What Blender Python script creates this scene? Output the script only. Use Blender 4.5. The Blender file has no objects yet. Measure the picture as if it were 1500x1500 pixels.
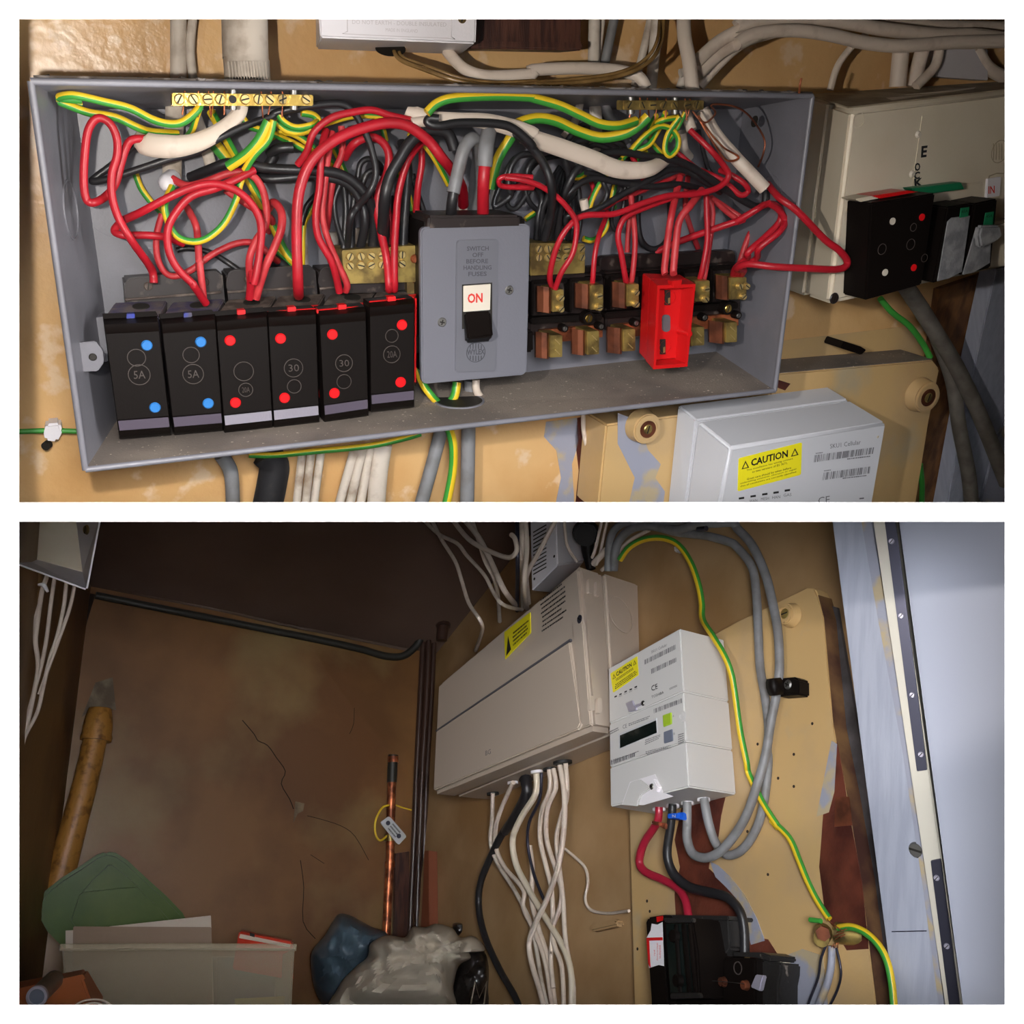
import bpy, bmesh, math, random
from mathutils import Vector, noise
random.seed(7)
V = Vector
scene = bpy.context.scene
COL = scene.collection

# ------------------------------------------------------------------ camera, world, lights, exposure
F = 1400.0                                   # focal length for a 1500 px frame
cd = bpy.data.cameras.new('camera'); cam = bpy.data.objects.new('camera', cd); COL.objects.link(cam)
cd.sensor_width = 36.0; cd.lens = 36.0 * F / 1500.0
cam.location = (0, 0, 0); cam.rotation_euler = (math.pi / 2, 0, 0)
cd.clip_start = 0.01
scene.camera = cam
world = bpy.data.worlds.new('world'); scene.world = world; world.use_nodes = True
world.node_tree.nodes['Background'].inputs[0].default_value = (1.0, 0.99, 0.97, 1)
world.node_tree.nodes['Background'].inputs[1].default_value = 0.30

def lamp(name, kind, loc, energy, color=(1, 1, 1), size=0.1, target=None, size_y=None, spot=None, blend=0.3):
    l = bpy.data.lights.new(name, kind); o = bpy.data.objects.new(name, l); COL.objects.link(o)
    l.energy = energy; l.color = color; o.location = loc
    if kind == 'AREA':
        l.size = size
        if size_y: l.shape = 'RECTANGLE'; l.size_y = size_y
    else: l.shadow_soft_size = size
    if spot: l.spot_size = spot; l.spot_blend = blend
    if target is not None:
        o.rotation_euler = (V(target) - V(loc)).to_track_quat('-Z', 'Y').to_euler()
    return o
# the phone's flash, beside the lens, aimed at the open fuse box
lamp('flash', 'SPOT', (-0.125, 0.2, 0.075), 9.4, (1.0, 0.94, 0.87), 0.006, (0.02, 0.75, 0.32), spot=math.radians(102), blend=0.12)
# daylight from the open door, lower scene
dl = lamp('door_daylight', 'AREA', (0.05, -0.02, 0.03), 3.4, (0.94, 0.96, 1.0), 0.16, (0.04, 1.2, -0.42))
dl.data.spread = math.radians(88)
# added lamps, out of view, that only whiten the border wall
for sx in (-1, 1):
    lamp('added_border_light', 'AREA', (sx * 1.25, 0.15, 0), 30, (1, 1, 1), 0.2, (sx * 0.1, 0.54, 0), size_y=1.6)
for sz in (-1, 1):
    lamp('added_border_light', 'AREA', (0, 0.15, sz * 1.25), 30, (1, 1, 1), 1.6, (0, 0.54, sz * 0.1), size_y=0.2)
scene.view_settings.view_transform = 'Standard'
scene.view_settings.look = 'None'
scene.view_settings.exposure = 0.0
scene.view_settings.gamma = 1.0
scene.view_settings.use_curve_mapping = False

# ------------------------------------------------------------------ places
def ray(x, y): return V(((x - 750) / F, 1.0, (750 - y) / F))
def P(x, y, D): return ray(x, y) * D
class Plane:
    """a wall: at() gives the point of the wall (or h metres in front of it) seen at x, y"""
    def __init__(s, n, p0): s.n = V(n).normalized(); s.p0 = V(p0); s.c = s.n.dot(s.p0)
    def at(s, x, y, h=0.0):
        r = ray(x, y); return r * ((s.c + h) / s.n.dot(r))
    def up(s, p, h): return p + s.n * h
def plane3(a, b, c):
    n = (b - a).cross(c - a).normalized()
    if n.y > 0: n = -n
    return Plane(n, a)
U = plane3(P(112, 160, .72), P(1088, 160, .937), P(175, 610, .8136))      # back of the fuse box; the upper wall is 4 mm behind
n1 = V((-.862, -.421, .251)).normalized()
W1 = Plane(n1, P(990, 1060, 1.27))                                         # lower scene: wall that carries the meter
n2 = V((.5, -.79, .33)); n2 = (n2 - n1 * n2.dot(n1)).normalized()
W2 = Plane(n2, W1.at(620, 1150))                                           # end wall
n3 = n1.cross(n2).normalized()
if n3.z > 0: n3 = -n3
W0 = Plane(n3, W2.at(400, 908))                                            # ceiling
W3 = Plane(-n1, W2.at(104, 1080))                                          # left wall
CR = dict(A=(20, 20), B=(380, 20), C=(740, 20), D=(1080, 20), E=(20, 360), F=(380, 360), G=(740, 360), H=(1080, 360),
          I=(20, 750), J=(380, 750), K=(740, 750), L=(1080, 750), M=(20, 1090), N=(380, 1090), O=(740, 1090), Q=(1080, 1090))
def spec(s, h0=40):
    """'A 10,20,30 ...' -> list of (x, y, h in metres); letters name a region, third number the height off the wall in mm"""
    out = []; o = (0, 0); k = 1.0; h = h0
    for t in s.split():
        if t in CR: o = CR[t]; k = 400 / 1500; continue
        if t == '@': o = (0, 0); k = 1.0; continue
        q = [float(v) for v in t.split(',')]
        if len(q) > 2: h = q[2]
        out.append((o[0] + q[0] * k, o[1] + q[1] * k, h / 1000))
    return out

# ------------------------------------------------------------------ materials
def lin(c):
    r = []
    for v in c[:3]:
        v /= 255.0; r.append(v / 12.92 if v <= .04045 else ((v + .055) / 1.055) ** 2.4)
    return (*r, 1)
MATS = {}
def mat(name, c, rough=.5, metal=0, c2=None, scale=20, lo=.4, hi=.6, bump=0, bscale=200, c3=None, s3=5, l3=.55, h3=.6, alpha=1, trans=0, spec=None, coat=0, stretch=None, det=6):
    if name in MATS: return MATS[name]
    m = bpy.data.materials.new(name); MATS[name] = m; m.use_nodes = True
    nt = m.node_tree; N = nt.nodes; L = nt.links; b = N['Principled BSDF']
    b.inputs['Roughness'].default_value = rough; b.inputs['Metallic'].default_value = metal
    b.inputs['Base Color'].default_value = lin(c)
    if spec is not None: b.inputs['Specular IOR Level'].default_value = spec
    if trans: b.inputs['Transmission Weight'].default_value = trans
    if coat: b.inputs['Coat Weight'].default_value = coat; b.inputs['Coat Roughness'].default_value = .15
    b.inputs['Alpha'].default_value = alpha
    geo = N.new('ShaderNodeNewGeometry'); src = geo.outputs['Position']
    if stretch:
        mp = N.new('ShaderNodeMapping'); mp.inputs['Scale'].default_value = stretch; L.new(src, mp.inputs[0]); src = mp.outputs[0]
    prev = None
    def layer(prev, ca, cb, sc, lo, hi):
        n = N.new('ShaderNodeTexNoise'); n.inputs['Scale'].default_value = sc; n.inputs['Detail'].default_value = det
        L.new(src, n.inputs['Vector'])
        mr = N.new('ShaderNodeMapRange'); mr.inputs[1].default_value = lo; mr.inputs[2].default_value = hi; L.new(n.outputs[0], mr.inputs[0])
        mx = N.new('ShaderNodeMix'); mx.data_type = 'RGBA'; L.new(mr.outputs[0], mx.inputs[0])
        if prev: L.new(prev, mx.inputs[6])
        else: mx.inputs[6].default_value = lin(ca)
        mx.inputs[7].default_value = lin(cb)
        return mx.outputs[2]
    if c2: prev = layer(None, c, c2, scale, lo, hi)
    if c3: prev = layer(prev, c, c3, s3, l3, h3)
    if prev: L.new(prev, b.inputs['Base Color'])
    if bump:
        n = N.new('ShaderNodeTexNoise'); n.inputs['Scale'].default_value = bscale; n.inputs['Detail'].default_value = 4; L.new(src, n.inputs['Vector'])
        bp = N.new('ShaderNodeBump'); bp.inputs['Strength'].default_value = bump; bp.inputs['Distance'].default_value = .002
        L.new(n.outputs[0], bp.inputs['Height']); L.new(bp.outputs[0], b.inputs['Normal'])
    return m
white_paint = mat('white_border_paint', (250, 250, 250), .8)
board_dark = mat('shell_board', (90, 80, 70), .9)
wall_up = mat('ochre_gloss_wall', (214, 172, 118), .3, c2=(200, 154, 98), scale=9, lo=.42, hi=.62, bump=.35, bscale=110, c3=(222, 192, 156), s3=26, l3=.60, h3=.66)
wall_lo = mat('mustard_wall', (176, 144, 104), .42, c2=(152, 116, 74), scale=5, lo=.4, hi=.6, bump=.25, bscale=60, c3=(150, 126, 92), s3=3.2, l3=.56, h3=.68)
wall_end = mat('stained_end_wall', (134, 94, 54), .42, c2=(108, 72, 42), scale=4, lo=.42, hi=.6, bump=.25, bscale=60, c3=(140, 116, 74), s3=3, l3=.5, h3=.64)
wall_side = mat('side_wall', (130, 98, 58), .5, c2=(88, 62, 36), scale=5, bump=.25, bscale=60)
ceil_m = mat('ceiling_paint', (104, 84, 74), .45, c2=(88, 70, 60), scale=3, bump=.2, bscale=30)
greybox = mat('grey_enamel_steel', (120, 119, 126), .4, c2=(111, 110, 116), scale=15, bump=.1, bscale=500)
greydust = mat('dusty_grey_steel', (140, 128, 116), .75, c2=(116, 106, 98), scale=12, bump=.5, bscale=600, c3=(200, 184, 166), s3=220, l3=.66, h3=.7)
grimy = mat('grimy_top_edge', (74, 64, 56), .8, c2=(130, 122, 118), scale=60, lo=.55, hi=.65)
black = mat('black_bakelite', (18, 13, 11), .5, spec=.14, bump=.05, bscale=700)
blackdust = mat('dusty_bakelite', (70, 58, 52), .7, c2=(110, 98, 88), scale=90, lo=.45, hi=.7, bump=.3, bscale=600)
brownbase = mat('dark_brown_bakelite', (36, 27, 25), .4, c2=(96, 84, 76), scale=70, lo=.58, hi=.7)
bluedust = mat('dusty_blue_plastic', (66, 60, 84), .7, c2=(96, 86, 84), scale=90, bump=.3, bscale=600)
greyd = mat('dusty_grey_pvc', (112, 106, 98), .6, c2=(92, 86, 78), scale=50)
bluestrip = mat('blue_plastic', (36, 52, 150), .4, c2=(70, 66, 84), scale=60)
redplas = mat('red_plastic', (205, 24, 26), .32, bump=.05, bscale=500)
redline = mat('red_bright', (226, 30, 34), .35)
bluedot = mat('blue_dot', (50, 120, 190), .3)
reddot = mat('red_dot', (235, 24, 30), .3)
silver = mat('worn_silver_label', (196, 192, 208), .3, metal=.5, bump=.2, bscale=600)
silver2 = mat('dull_grey_label', (92, 84, 98), .45)
brass = mat('brass', (214, 180, 96), .3, metal=1, bump=.25, bscale=300)
brassD = mat('dull_brass', (186, 160, 92), .38, metal=.7, c2=(120, 100, 62), scale=60)
screwm = mat('screw_brass', (222, 196, 130), .35, metal=.8)
steel = mat('steel', (150, 148, 144), .45, metal=1)
slotm = mat('slot_dark', (30, 26, 20), .7)
copper = mat('copper', (206, 120, 78), .4, metal=.7, c2=(120, 66, 44), scale=60)
copperD = mat('aged_copper', (150, 88, 62), .4, metal=.6, c2=(104, 62, 46), scale=40)
redw = mat('red_pvc', (182, 24, 40), .42, c2=(168, 26, 38), scale=40)
redw2 = mat('faded_red_pvc', (196, 58, 62), .5, c2=(176, 36, 44), scale=50)
blackw = mat('black_pvc', (34, 33, 35), .4, c2=(60, 56, 54), scale=70, lo=.6, hi=.75)
greyw = mat('grey_pvc', (128, 128, 130), .5, c2=(112, 110, 110), scale=40)
yelw = mat('yellow_pvc', (226, 190, 40), .42)
grnw = mat('green_pvc', (60, 148, 56), .42)
whitew = mat('cream_pvc', (208, 192, 176), .5, c2=(184, 166, 150), scale=60, lo=.55, hi=.75)
dirtyw = mat('dirty_cream_pvc', (196, 184, 170), .55, c2=(140, 122, 104), scale=50, lo=.5, hi=.75)
amber = mat('amber_bell_wire', (134, 104, 62), .25, c2=(104, 78, 44), scale=50)
plastw = mat('white_plastic', (232, 228, 232), .35, bump=.08, bscale=500)
creamp = mat('cream_plastic', (218, 206, 184), .4, c2=(210, 196, 172), scale=8, bump=.05, bscale=400)
creamd = mat('dusty_cream_plastic', (150, 136, 112), .7, c2=(180, 166, 140), scale=40)
switchm = mat('grey_switch_plastic', (108, 108, 116), .45, bump=.1, bscale=500)
switchp = mat('grey_switch_panel', (101, 101, 108), .5)
emb = mat('embossed_grey', (66, 67, 73), .5)
embk = mat('embossed_black', (74, 66, 62), .35)
cream = mat('cream_tab', (214, 204, 188), .4)
redtxt = mat('red_print', (216, 48, 36), .5)
blacktxt = mat('black_print', (26, 26, 28), .5)
greytxt = mat('grey_print', (96, 94, 98), .5)
fadetxt = mat('faded_print', (204, 198, 200), .5)
yellab = mat('yellow_label', (236, 222, 36), .4)
woodD = mat('dark_wood', (56, 32, 26), .4, c2=(86, 52, 40), scale=40, stretch=(6, 1, .4), bump=.2)
woodB = mat('brown_wood', (130, 88, 50), .55, c2=(92, 58, 32), scale=30, stretch=(3, 3, .3), bump=.3)
boardc = mat('ochre_painted_board', (198, 164, 112), .42, c2=(184, 156, 116), scale=10, lo=.45, hi=.65, bump=.25, bscale=80, c3=(178, 160, 128), s3=6, l3=.62, h3=.68)
bluegrey = mat('blue_grey_paint_and_shade', (150, 152, 166), .5, c2=(176, 160, 130), scale=30, lo=.5, hi=.6, bump=.3)
maroon = mat('maroon_paint_and_shade', (70, 34, 28), .4, c2=(104, 54, 40), scale=24, bump=.3)
board_edge = mat('board_edge', (120, 88, 56), .6, c2=(70, 42, 34), scale=20)
doorpaint = mat('white_blue_gloss', (162, 166, 180), .6, c2=(158, 162, 177), scale=4, bump=.06, bscale=40)
postpaint = mat('post_paint', (166, 170, 184), .45, c2=(156, 160, 175), scale=40, stretch=(4, 4, .3), bump=.25)
stripc = mat('cream_strip', (196, 190, 176), .5)
gunm = mat('dark_hinge_metal', (70, 70, 84), .35, metal=.7)
meterw = mat('meter_white', (206, 204, 202), .42)
meterup = mat('meter_white_upper', (196, 196, 200), .4)
cuw = mat('consumer_unit_white', (196, 180, 164), .38)
glandm = mat('black_rubber', (28, 26, 25), .6)
dustgrey = mat('black_with_plaster_dust', (38, 36, 35), .45, c2=(120, 112, 104), scale=90, lo=.66, hi=.74, bump=.2)
paperw = mat('white_paper', (206, 192, 176), .7)
paperg = mat('grey_card', (150, 128, 108), .8)
clearp = mat('translucent_plastic', (190, 176, 150), .35, alpha=.42)
greenp = mat('green_translucent_plastic', (84, 104, 34), .35, alpha=.9, c2=(66, 92, 26), scale=10)
cardb = mat('orange_brown_card', (160, 88, 48), .6)
bluebag = mat('blue_plastic_bag', (84, 102, 114), .38, c2=(68, 84, 96), scale=12)
whitebag = mat('white_plastic_bag', (176, 164, 146), .5, c2=(186, 176, 158), scale=14)
blackbag = mat('black_plastic_bag', (34, 30, 28), .3)
redpk = mat('red_packet', (196, 52, 30), .45)
yellp = mat('yellow_sheet', (190, 170, 70), .6)
pipec = mat('ochre_painted_pipe', (176, 124, 58), .4, c2=(120, 78, 34), scale=60, lo=.5, hi=.66, bump=.3)
pipeb = mat('dark_brown_pipe', (62, 42, 34), .35)
cable_dk = mat('dark_green_black', (40, 38, 32), .5)
tape = mat('grey_cloth_tape', (150, 150, 152), .8, c2=(120, 120, 124), scale=80, bump=.4)
greenlab = mat('green_label', (30, 120, 80), .4)
plaster = mat('bare_plaster', (140, 124, 100), .8, c2=(100, 84, 66), scale=30, bump=.5)
crackm = mat('crack_dark', (40, 26, 16), .9)
orangeb = mat('terracotta_batten', (132, 72, 46), .6)
lcdm = mat('lcd', (18, 26, 24), .15)
limeb = mat('lime_button', (160, 190, 50), .4)
slateb = mat('slate_button', (110, 116, 132), .4)
bluetag = mat('blue_tag', (24, 90, 200), .4)
redcab = mat('crimson_cable', (160, 30, 52), .4)

# ------------------------------------------------------------------ objects
WORLDLOC = {}
USED = []
def tag(o, label=None, cat=None, group=None, kind=None):
    if label: o['label'] = label
    if cat: o['category'] = cat
    if group: o['group'] = group
    if kind: o['kind'] = kind
    return o
def thing(name, loc, label, cat, group=None):
    o = bpy.data.objects.new(name, None); COL.objects.link(o); o.location = loc; o.empty_display_size = .01
    WORLDLOC[o.name] = V(loc); return tag(o, label, cat, group)
def link(name, me, parent=None, origin=None):
    """mesh with world coordinates -> object whose origin is its centre"""
    vs = me.vertices
    if origin is None:
        origin = V((0, 0, 0))
        if len(vs):
            lo = V((min(v.co[i] for v in vs) for i in range(3))); hi = V((max(v.co[i] for v in vs) for i in range(3)))
            origin = (lo + hi) / 2
    for v in vs: v.co -= origin
    o = bpy.data.objects.new(name, me); COL.objects.link(o)
    if parent is not None:
        o.parent = parent; o.location = origin - WORLDLOC[parent.name]
    else: o.location = origin
    WORLDLOC[o.name] = origin
    return o
class MB:
    def __init__(s): s.v = []; s.f = []; s.m = []; s.mats = []
    def mi(s, m):
        if m not in s.mats: s.mats.append(m)
        return s.mats.index(m)
    def add(s, vs, fs, m):
        k = len(s.v); i = s.mi(m)
        s.v += [tuple(v) for v in vs]
        for f in fs: s.f.append([a + k for a in f]); s.m.append(i)
        return s
    def hexa(s, f4, b4, m):
        """f4, b4: front and back corners TL TR BR BL"""
        return s.add(list(f4) + list(b4), [(0, 3, 2, 1), (4, 5, 6, 7), (0, 1, 5, 4), (1, 2, 6, 5), (2, 3, 7, 6), (3, 0, 4, 7)], m)
    def prism(s, fr, bk, m):
        n = len(fr)
        return s.add(list(fr) + list(bk), [list(range(n))[::-1], list(range(n, 2 * n))] + [(i, (i + 1) % n, n + (i + 1) % n, n + i) for i in range(n)], m)
    def disc(s, c, ax, r, t, m, seg=18, r2=None):
        ax = V(ax).normalized(); a = ax.orthogonal().normalized(); b = ax.cross(a)
        r2 = r if r2 is None else r2
        lo = [c + (a * math.cos(6.28318 * i / seg) + b * math.sin(6.28318 * i / seg)) * r for i in range(seg)]
        hi = [c + ax * t + (a * math.cos(6.28318 * i / seg) + b * math.sin(6.28318 * i / seg)) * r2 for i in range(seg)]
        return s.prism(hi, lo, m)
    def ring(s, c, ax, r, w, t, m, seg=28):
        """flat ring on a surface"""
        ax = V(ax).normalized(); a = ax.orthogonal().normalized(); b = ax.cross(a)
        vs = []; fs = []
        for i in range(seg):
            d = a * math.cos(6.28318 * i / seg) + b * math.sin(6.28318 * i / seg)
            vs += [c + d * (r - w), c + d * r, c + d * (r) + ax * t, c + d * (r - w) + ax * t]
        for i in range(seg):
            j = (i + 1) % seg
            for q in range(4): fs.append((i * 4 + q, j * 4 + q, j * 4 + (q + 1) % 4, i * 4 + (q + 1) % 4))
        return s.add(vs, fs, m)
    def build(s, name, parent=None, bevel=0, seg=2, smooth=True, **kw):
        me = bpy.data.meshes.new(name); me.from_pydata(s.v, [], s.f)
        for m in s.mats: me.materials.append(m)
        me.polygons.foreach_set('material_index', s.m)
        bm = bmesh.new(); bm.from_mesh(me)
        bmesh.ops.recalc_face_normals(bm, faces=bm.faces)
        if bevel:
            es = [e for e in bm.edges if len(e.link_faces) == 2 and e.calc_face_angle(0) > .5]
            bmesh.ops.bevel(bm, geom=es, offset=bevel, segments=seg, affect='EDGES', clamp_overlap=True)
        bm.to_mesh(me); bm.free()
        if smooth:
            me.polygons.foreach_set('use_smooth', [True] * len(me.polygons)); me.set_sharp_from_angle(angle=math.radians(38))
        me.update()
        o = link(name, me, parent)
        return tag(o, **kw)
def quad_at(pl, q, h): return [pl.at(x, y, h) for x, y in q]
def slab(name, pl, q, h0, h1, m, parent=None, bevel=0, back=None, **kw):
    """a plate: outline q (pixels) seen at height h1, going straight back to h0 (or to outline back)"""
    fr = quad_at(pl, q, h1)
    bk = quad_at(pl, back, h0) if back else [p - pl.n * (h1 - h0) for p in fr]
    return MB().prism(fr, bk, m).build(name, parent, bevel, **kw)
def lerp4(a, b, t): return [p.lerp(q, t) for p, q in zip(a, b)]
def rrect(x0, y0, x1, y1, r, n=4):
    out = []
    for cx, cy, a0 in ((x1 - r, y0 + r, -90), (x1 - r, y1 - r, 0), (x0 + r, y1 - r, 90), (x0 + r, y0 + r, 180)):
        for i in range(n + 1):
            a = math.radians(a0 + 90 * i / n); out.append((cx + r * math.cos(a), cy + r * math.sin(a)))
    return out
def bil(q, u, v):
    """quad TL TR BR BL, u to the right, v down"""
    a = V(q[0]).lerp(V(q[1]), u); b = V(q[3]).lerp(V(q[2]), u); return a.lerp(b, v)
def rquad(q, ru, rv, n=4): return [tuple(bil(q, x, y)) for x, y in [(a, b) for a, b in _rr(ru, rv, n)]]
def _rr(ru, rv, n):
    out = []
    for cx, cy, a0 in ((1 - ru, rv, -90), (1 - ru, 1 - rv, 0), (ru, 1 - rv, 90), (ru, rv, 180)):
        for i in range(n + 1):
            a = math.radians(a0 + 90 * i / n); out.append((cx + ru * math.cos(a), cy + rv * math.sin(a)))
    return out
TXT = {}
def text_geo(s, align='CENTER', bold=0):
    if (s, align, bold) in TXT: return TXT[(s, align, bold)]
    c = bpy.data.curves.new('t', 'FONT'); c.body = s; c.resolution_u = 2; c.align_x = align; c.offset = bold
    o = bpy.data.objects.new('t', c); COL.objects.link(o)
    dg = bpy.context.evaluated_depsgraph_get(); dg.update()
    me = bpy.data.meshes.new_from_object(o.evaluated_get(dg))
    vs = [(v.co.x, v.co.y) for v in me.vertices]; fs = [list(p.vertices) for p in me.polygons]
    bpy.data.objects.remove(o); bpy.data.curves.remove(c); bpy.data.meshes.remove(me)
    x0 = min(v[0] for v in vs); x1 = max(v[0] for v in vs); y0 = min(v[1] for v in vs); y1 = max(v[1] for v in vs)
    vs = [((x - x0) / (x1 - x0), 1 - (y - y0) / (y1 - y0)) for x, y in vs]
    TXT[(s, align, bold)] = (vs, fs); return vs, fs
def text(name, s, pl, q, h, m, parent, align='CENTER', lift=.0003, bold=0):
    vs, fs = text_geo(s, align, bold)
    me = MB().add([pl.at(*bil(q, u, v), h + lift) for u, v in vs], fs, m)
    return me.build(name, parent, smooth=False)
def barcode(name, pl, q, h, m, parent, n=34, lift=.0003):
    rnd = random.Random(len(name) + n); mb = MB(); x = 0; i = 0
    ws = [rnd.choice((1, 1, 2, 3)) for _ in range(2 * n)]; tot = sum(ws)
    for i, w in enumerate(ws):
        if i % 2 == 0:
            a, b = x / tot, (x + w) / tot
            mb.add([pl.at(*bil(q, u, v), h + lift) for u, v in ((a, 0), (b, 0), (b, 1), (a, 1))], [(0, 3, 2, 1)], m)
        x += w
    return mb.build(name, parent, smooth=False)
def lines(name, pl, q, h, m, parent, rows=3, rnd=1, fill=.5, lift=.0003):
    """rows of tiny unreadable print"""
    R = random.Random(rnd); mb = MB()
    for r in range(rows):
        u = R.uniform(0, .08); end = R.uniform(.8, 1)
        while u < end:
            w = R.uniform(.02, .07); v0 = (r + (1 - fill) / 2) / rows; v1 = (r + (1 + fill) / 2) / rows
            mb.add([pl.at(*bil(q, a, b), h + lift) for a, b in ((u, v0), (min(u + w, 1), v0), (min(u + w, 1), v1), (u, v1))], [(0, 3, 2, 1)], m)
            u += w + R.uniform(.008, .02)
    return mb.build(name, parent, smooth=False)
def sweep(name, pts, rad, m, parent=None, m2=None, split=0.0, flat=1.0, ring=10, per=5, flip=False, jit=0, **kw):
    """a cable through 3D points; rad is a list of radii (m); m2 colours the other side lengthwise"""
    n = len(pts); S = []; R = []
    for i in range(n - 1):
        p0 = pts[max(i - 1, 0)]; p1 = pts[i]; p2 = pts[i + 1]; p3 = pts[min(i + 2, n - 1)]
        for k in range(per):
            t = k / per
            S.append(0.5 * ((2 * p1) + (p2 - p0) * t + (2 * p0 - 5 * p1 + 4 * p2 - p3) * t * t + (3 * p1 - p0 - 3 * p2 + p3) * t ** 3))
            R.append(rad[i] * (1 - t) + rad[i + 1] * t)
    S.append(pts[-1]); R.append(rad[-1])
    vs = []; fs = []; ms = []; prev = None
    for i, p in enumerate(S):
        t = (S[min(i + 1, len(S) - 1)] - S[max(i - 1, 0)])
        t = t.normalized() if t.length > 1e-9 else V((1, 0, 0))
        c = -p; c = c - t * c.dot(t)
        if c.length < 1e-6: c = t.orthogonal()
        c.normalize(); s = t.cross(c)
        if prev is not None and s.dot(prev) < 0: s = -s
        prev = s
        for k in range(ring):
            a = 2 * math.pi * (k + .5) / ring
            vs.append(p + s * (math.cos(a) * R[i]) + c * (math.sin(a) * R[i] * flat))
    for i in range(len(S) - 1):
        for k in range(ring):
            j = (k + 1) % ring
            fs.append((i * ring + k, i * ring + j, (i + 1) * ring + j, (i + 1) * ring + k))
            a = 2 * math.pi * (k + 1) / ring; side = math.cos(a)
            ms.append(1 if (m2 and ((side > split) != flip)) else 0)
    fs.append(tuple(range(ring))[::-1]); ms.append(0)
    fs.append(tuple((len(S) - 1) * ring + k for k in range(ring))); ms.append(0)
    me = bpy.data.meshes.new(name); me.from_pydata(vs, [], fs); me.materials.append(m)
    if m2: me.materials.append(m2)
    me.polygons.foreach_set('material_index', ms)
    me.polygons.foreach_set('use_smooth', [True] * len(fs)); me.update()
    me.set_sharp_from_angle(angle=math.radians(60))
    return tag(link(name, me, parent), **kw)
GROUPS = {'red_wire': 'red wires in the old fuse box', 'black_wire': 'black wires in the old fuse box', 'earth_wire': 'green and yellow wires in the old fuse box',
          'white_cable': 'white cables', 'grey_cable': 'grey cables', 'white_sheath': 'cream cable sheaths in the old fuse box', 'grey_tail': 'grey supply tails at the main switch',
          'bell_wire': 'bell wires from the transformer', 'bare_wire': 'bare wires in the old fuse box', 'brown_pipe': 'brown pipes in the corner', 'meter_tail': 'tails under the lower meter', 'earth_cable': 'earth cables of the new installation', 'green_wire': 'single green wires by the old fuse box'}
WHERE = {}
def wire(name, s, w, m, label=None, cat=None, pl=None, h=40, parent=None, zoomed=True, **kw):
    """cable along spec string, w = width in the region's zoomed pixels (a list tapers)"""
    pl = pl or U; sp0 = spec(s, h); sp = [sp0[0]]
    for q in sp0[1:]:
        if math.hypot(q[0] - sp[-1][0], q[1] - sp[-1][1]) > 4.5: sp.append(q)
    if len(sp) < 2: sp = sp0
    pts = [pl.at(x, y, hh) for x, y, hh in sp]
    k = (400 / 1500 if zoomed else 1) / 2
    n = len(pts)
    ws = [w] * n if not isinstance(w, (list, tuple)) else [w[0] + (w[-1] - w[0]) * i / (n - 1) if len(w) == 2 else w[min(i, len(w) - 1)] for i in range(n)]
    rad = [ws[i] * k * pts[i].y / F for i in range(n)]
    if label and name in GROUPS:
        g = GROUPS[name]
        if name in ('white_cable', 'grey_cable'): g += ' of the old fuse box' if pl is U or pl is UWP[0] else ' of the new installation' if pl is W1 else ' at the lower left'
        if not (name in ('earth_wire',) and pl is not U): kw['group'] = g
    if m is GY: return sweep(name, pts, rad, yelw, parent, m2=grnw, label=label, cat=cat, **kw)
    return sweep(name, pts, rad, m, parent, label=label, cat=cat, **kw)
GY = 'GY'
UWP = [None]
def screw(name, c, ax, r, t, m, parent, ang=0.6, cross=False, **kw):
    ax = V(ax).normalized(); mb = MB().disc(c, ax, r, t, m, r2=r * .8)
    a = ax.orthogonal().normalized(); b = ax.cross(a)
    for k in ((0, 1) if cross else (0,)):
        d = a * math.cos(ang + k * 1.571) + b * math.sin(ang + k * 1.571); e = ax.cross(d)
        L = r * (.55 if cross else .8); w = r * .14; q = c + ax * (t * 1.04)
        mb.add([q + d * L + e * w, q + d * L - e * w, q - d * L - e * w, q - d * L + e * w], [(0, 1, 2, 3)], slotm)
    return mb.build(name, parent, **kw)
def pxr(p, px): return px * p.y / F
def struct(o, name=None): o['kind'] = 'structure'; return o

# ------------------------------------------------------------------ the setting
YF, YB = .55, .562
def X(px, D): return (px - 750) / F * D
def front_wall():  # added white border around both views, modelled as a wall
    mb = MB(); W = 1.35
    for D, e in ((YF, 0), (YB, 6)):
        xs = [-W, X(28 - e, D), X(1472 + e, D), W]
        za = [W, -X(28 - e, D), -X(736 + e, D), -X(764 - e, D), -X(1472 + e, D), -W]
        vs = [V((x, D, z)) for z in za for x in xs]
        fs = []
        for r in range(5):
            for c in range(3):
                if c == 1 and r in (1, 3): continue
                i = r * 4 + c; fs.append((i, i + 1, i + 5, i + 4))
        mb.add(vs, fs, white_paint)
    for r in (1, 3):                                   # reveals
        a = [r * 4 + 1, r * 4 + 2, (r + 1) * 4 + 2, (r + 1) * 4 + 1]
        for i in range(4):
            p, q = a[i], a[(i + 1) % 4]; mb.f.append([p, q, q + 24, p + 24]); mb.m.append(0)
    return struct(mb.build('added_border', smooth=False))
front_wall()
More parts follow.
